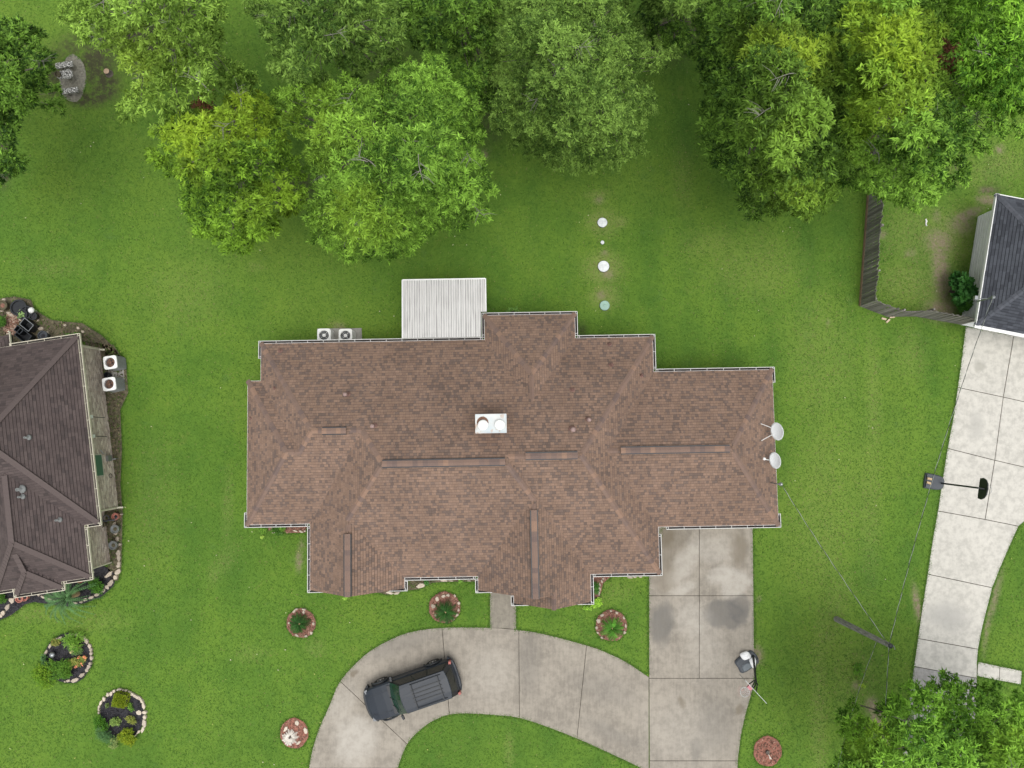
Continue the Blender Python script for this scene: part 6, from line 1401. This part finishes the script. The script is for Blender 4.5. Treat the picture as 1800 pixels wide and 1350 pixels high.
cycad('brighter green cycad in the red mulch bed beside the main driveway', 1077, 1106, .64, M['frond_light'], 24, 3, group='cycads in round mulch beds')
cycad('dead cycad with bleached grey fronds in a red mulch bed', 508, 1298, .42, M['dead'], 20, 4, trunk=.12, arch=.12, droop=.3, wid=.10, heart='bark_dark', group='cycads in round mulch beds')
cycad('large palm with long arching fronds at the corner of the brick house bed', 119.5, 1050, 1.45, M['frond_blue'], 34, 5, trunk=.75, name='sago_palm', arch=.55, droop=.75, wid=.12, leaflets=22)
x, y = P(1349, 1322, .1); mb = MB(); mb.lathe([(.10, 0), (.09, .12), (.07, .13), (.01, .12)], 12, (x, y, .05))
tag(mb.stand('tree_stump', M['bark_dark'], (x, y, .05)), 'tiny dark stump in the plain brick red mulch bed', 'stump')
mb = MB(); rd = random.Random(5)
for i in range(9): a = rad(-150 + i * 16); l = rd.uniform(.12, .3); mb.tube([(x + .05, y - .1, .1), (x + .05 - math.sin(a) * l * .3 + .1 * rd.random(), y - .1 - l, .09)], .012, 4)
tag(mb.stand('dry_twigs', M['dead'], (x, y, .08)), 'bleached dry twigs lying below the tiny stump', 'twigs')

# stone benches and the pebble table in the upper left
GP = circ(128, 138, 24, 42); tag(MB().prism(PP(GP), .002, .012).build('gravel_patch', M['gravel']), kind='structure'); BED_POLYS.append(PP(GP))
def bench(label, px, py, l, w, rz, group='pebble topped garden seats'):
    x, y = P(px, py, .45); t = thing('stone_bench', label, 'bench', (x, y, 0), rz, group)
    MB().box((0, 0, .42), (l, w, .10)).build('seat', M['pebble'], t)
    for s in (-1, 1): MB().box((s * l * .33, 0, .185), (.16, w * .8, .37)).build('leg', M['gravel'], t)  # dark gravel colour on the legs paints in the shade under the seat
bench('pebble topped stone bench above the rounded table on the gravel patch', 112.5, 114, .92, .30, rad(8))
bench('pebble topped stone bench below the rounded table on the gravel patch', 122, 159, .90, .28, rad(8))
x, y = P(113, 130.5, .6); t = thing('stone_table', 'rounded pebble topped stone table between the two benches', 'table', (x, y, 0), rad(8), 'pebble topped garden seats')
MB().prism(smooth([(-.42, -.10), (-.38, .12), (-.1, .2), (.2, .24), (.42, .14), (.44, -.12), (.25, -.26), (-.02, -.22), (-.25, -.22)], 3, True), .55, .64, bevel=.02).build('table_top', M['pebble'], t)
MB().lathe([(.2, 0), (.12, .1), (.12, .45), (.2, .55)], 14).build('pedestal', M['gravel'], t)  # same dark colour, shade under the table top painted in
pot = MB(); q = mw(t) @ Vector((-.27, -.04, .64)); pot.lathe([(.13, 0), (.17, .16), (.15, .16), (.12, .06), (.01, .06)], 14, tuple(q)); tag(pot.stand('plant_pot', M['mulch_brown'], tuple(q)), 'dark round pot standing on the left end of the pebble table', 'pot')
x, y = P(187, 125, .3); st = thing('tree_stump', 'pale cut tree stump on the dark soil right of the pebble benches', 'stump', (x, y, 0))
MB().lathe([(.22, 0), (.17, .1), (.155, .30)], 16).build('bark', M['bark_dark'], st); MB().lathe([(.152, .296), (.15, .308), (.08, .312), (.01, .31)], 16).build('cut_face', M['stump'], st)

# pots and clutter round the left house
def pot_thing(label, px, py, r, h, m, inner='mulch_black', name='plant_pot', cat='pot', z=.05):
    x, y = P(px, py, h); t = thing(name, label, cat, (x, y, z))
    MB().lathe([(r * .72, 0), (r, h - .03), (r * 1.06, h - .02), (r * 1.06, h), (r * .88, h), (r * .85, h - .07)], 20).build('shell', M[m], t, False)
    MB().lathe([(r * .87, h - .10), (r * .87, h - .08), (.01, h - .06)], 16).build('soil', M[inner], t)
pot_thing('terracotta pot lying nearest the porch gutter corner', 34.5, 1052, .20, .35, 'terra'); pot_thing('second terracotta pot half hidden below the porch gutter', 43.5, 1050.5, .17, .3, 'terra')
pot_thing('red flower pot between the porch gutter and the round bush', 141, 1019, .16, .3, 'redpaint')
pot_thing('red pot by the brick corner beside the downspout', 203, 908, .18, .35, 'terra')
pot_thing('grey rimmed round planter nearest the red pot along the brick wall', 202, 930, .22, .35, 'metal', 'mulch_brown'); pot_thing('grey rimmed round planter farther down the brick wall', 199, 958.5, .22, .35, 'metal', 'mulch_brown')
pot_thing('dark pot tucked under the roof corner by the brick wall', 179, 922, .17, .4, 'mulch_brown')
pot_thing('large brown barrel planter at the left edge of the cluttered bed', 4, 537, .27, .4, 'mulch_brown', 'mulch_red'); pot_thing('wide black tub pond with dark water in the cluttered bed', 33, 541, .42, .3, 'black', 'black'); pot_thing('dark tub touching the white lantern', 47, 549, .33, .32, 'black', 'black'); pot_thing('black round tub holding the pale hosta', 40, 553, .26, .35, 'black'); pot_thing('black round tub near the pale cut stick', 59, 556, .2, .35, 'black')
pot_thing('dark round pot behind the gutter of the left house', 75.5, 590, .25, .4, 'darkgrey')
x, y = P(53.5, 545, .5); lt = MB(); lt.lathe([(.08, 0), (.08, .3), (.15, .33), (.16, .40), (.12, .47), (.04, .52), (.01, .53)], 18, (x, y, .05)); tag(lt.stand('garden_lantern', M['white'], (x, y, .05), True), 'white round topped garden lantern among dark tubs', 'lantern')
for px, py, w, l, h, rz, lab in [(48, 571, .42, .62, .5, rad(-38), 'black metal crate with pale rim in the cluttered bed'), (42, 590, .5, .75, .4, rad(-38), 'black planter box behind the left house corner'), (34, 580, .3, .4, .45, rad(-38), 'narrow black box left of the pale rimmed crate')]:
    x, y = P(px, py, h); t = thing('crate', lab, 'crate', (x, y, .05), rz, 'black crates in the cluttered bed')
    mb = MB()
    for s in (-1, 1): mb.box((s * l / 2, 0, h / 2), (.03, w, h)); mb.box((0, s * w / 2, h / 2), (l, .03, h))
    mb.box((0, 0, .05), (l, w, .03)); mb.build('sides', M['black'], t)
    rmb = MB()
    for s in (-1, 1): rmb.bar((-l / 2, s * w / 2, h + .01), (l / 2, s * w / 2, h + .01), .025, .02); rmb.bar((s * l / 2, -w / 2, h + .011), (s * l / 2, w / 2, h + .011), .025, .02)
    rmb.build('rim', M['metal'] if l == .62 else M['darkgrey'], t)
x, y = P(10, 574, .05); rg = circ(22, 570, 14, 20); BED_POLYS.append(PP(rg)); g = thing('red_gravel', 'patch of red brown gravel between the bush and the black crates', 'gravel', (x, y, 0), 0, off=(x, y, 0)); g['kind'] = 'stuff'
chips(g, PP(rg), 420, [(.27, .15, .11), (.36, .24, .18), (.18, .09, .06), (.42, .33, .26)], .09, .06)
x, y = P(193, 915, .4); mb = MB(); mb.tube([(x - .35, y - .02, .5), (x + .3, y + .05, .55), (x + .45, y + .2, .5)], .03, 6); mb.tube([(x - .2, y, .05), (x - .1, y, .5)], .02, 6); mb.tube([(x + .25, y, .05), (x + .2, y, .5)], .02, 6); mb.ring((x - .18, y + .12, .45), .16, .025, 16, 5)
tag(mb.stand('hand_truck', M['darkgrey'], (x, y, .05)), 'dark metal frame leaning between red pot and round planter by the brick wall', 'garden cart')
# scattered pale leaves and litter on the grass
n = 260; X = RNG.uniform(-28, 28, n); Y = RNG.uniform(-18, 24, n); k = np.ones(n, bool)
for p in HARD + BED_POLYS: k &= ~inside(p, X, Y)
X, Y = X[k], Y[k]; n = len(X)
V, C = leaves(np.stack([X, Y, 0 * X + .055], 1), RNG.normal(0, 1, (n, 3)) * [1, 1, .05], RNG.uniform(.05, .10, n), RNG.uniform(.04, .07, n), np.array([(.55, .58, .32), (.6, .55, .4), (.4, .42, .12)])[RNG.integers(0, 3, n)])
tag(link(bpy.data.objects.new('fallen_leaves', color_mesh('fallen_leaves', V, np.arange(len(V)).reshape(-1, 4), C, M['leaf']))), 'pale fallen leaves scattered over the lawns', 'leaves', kind='stuff')
sow_grass()
print('leaves', TREE_LEAVES[0], 'objects', len(bpy.data.objects))
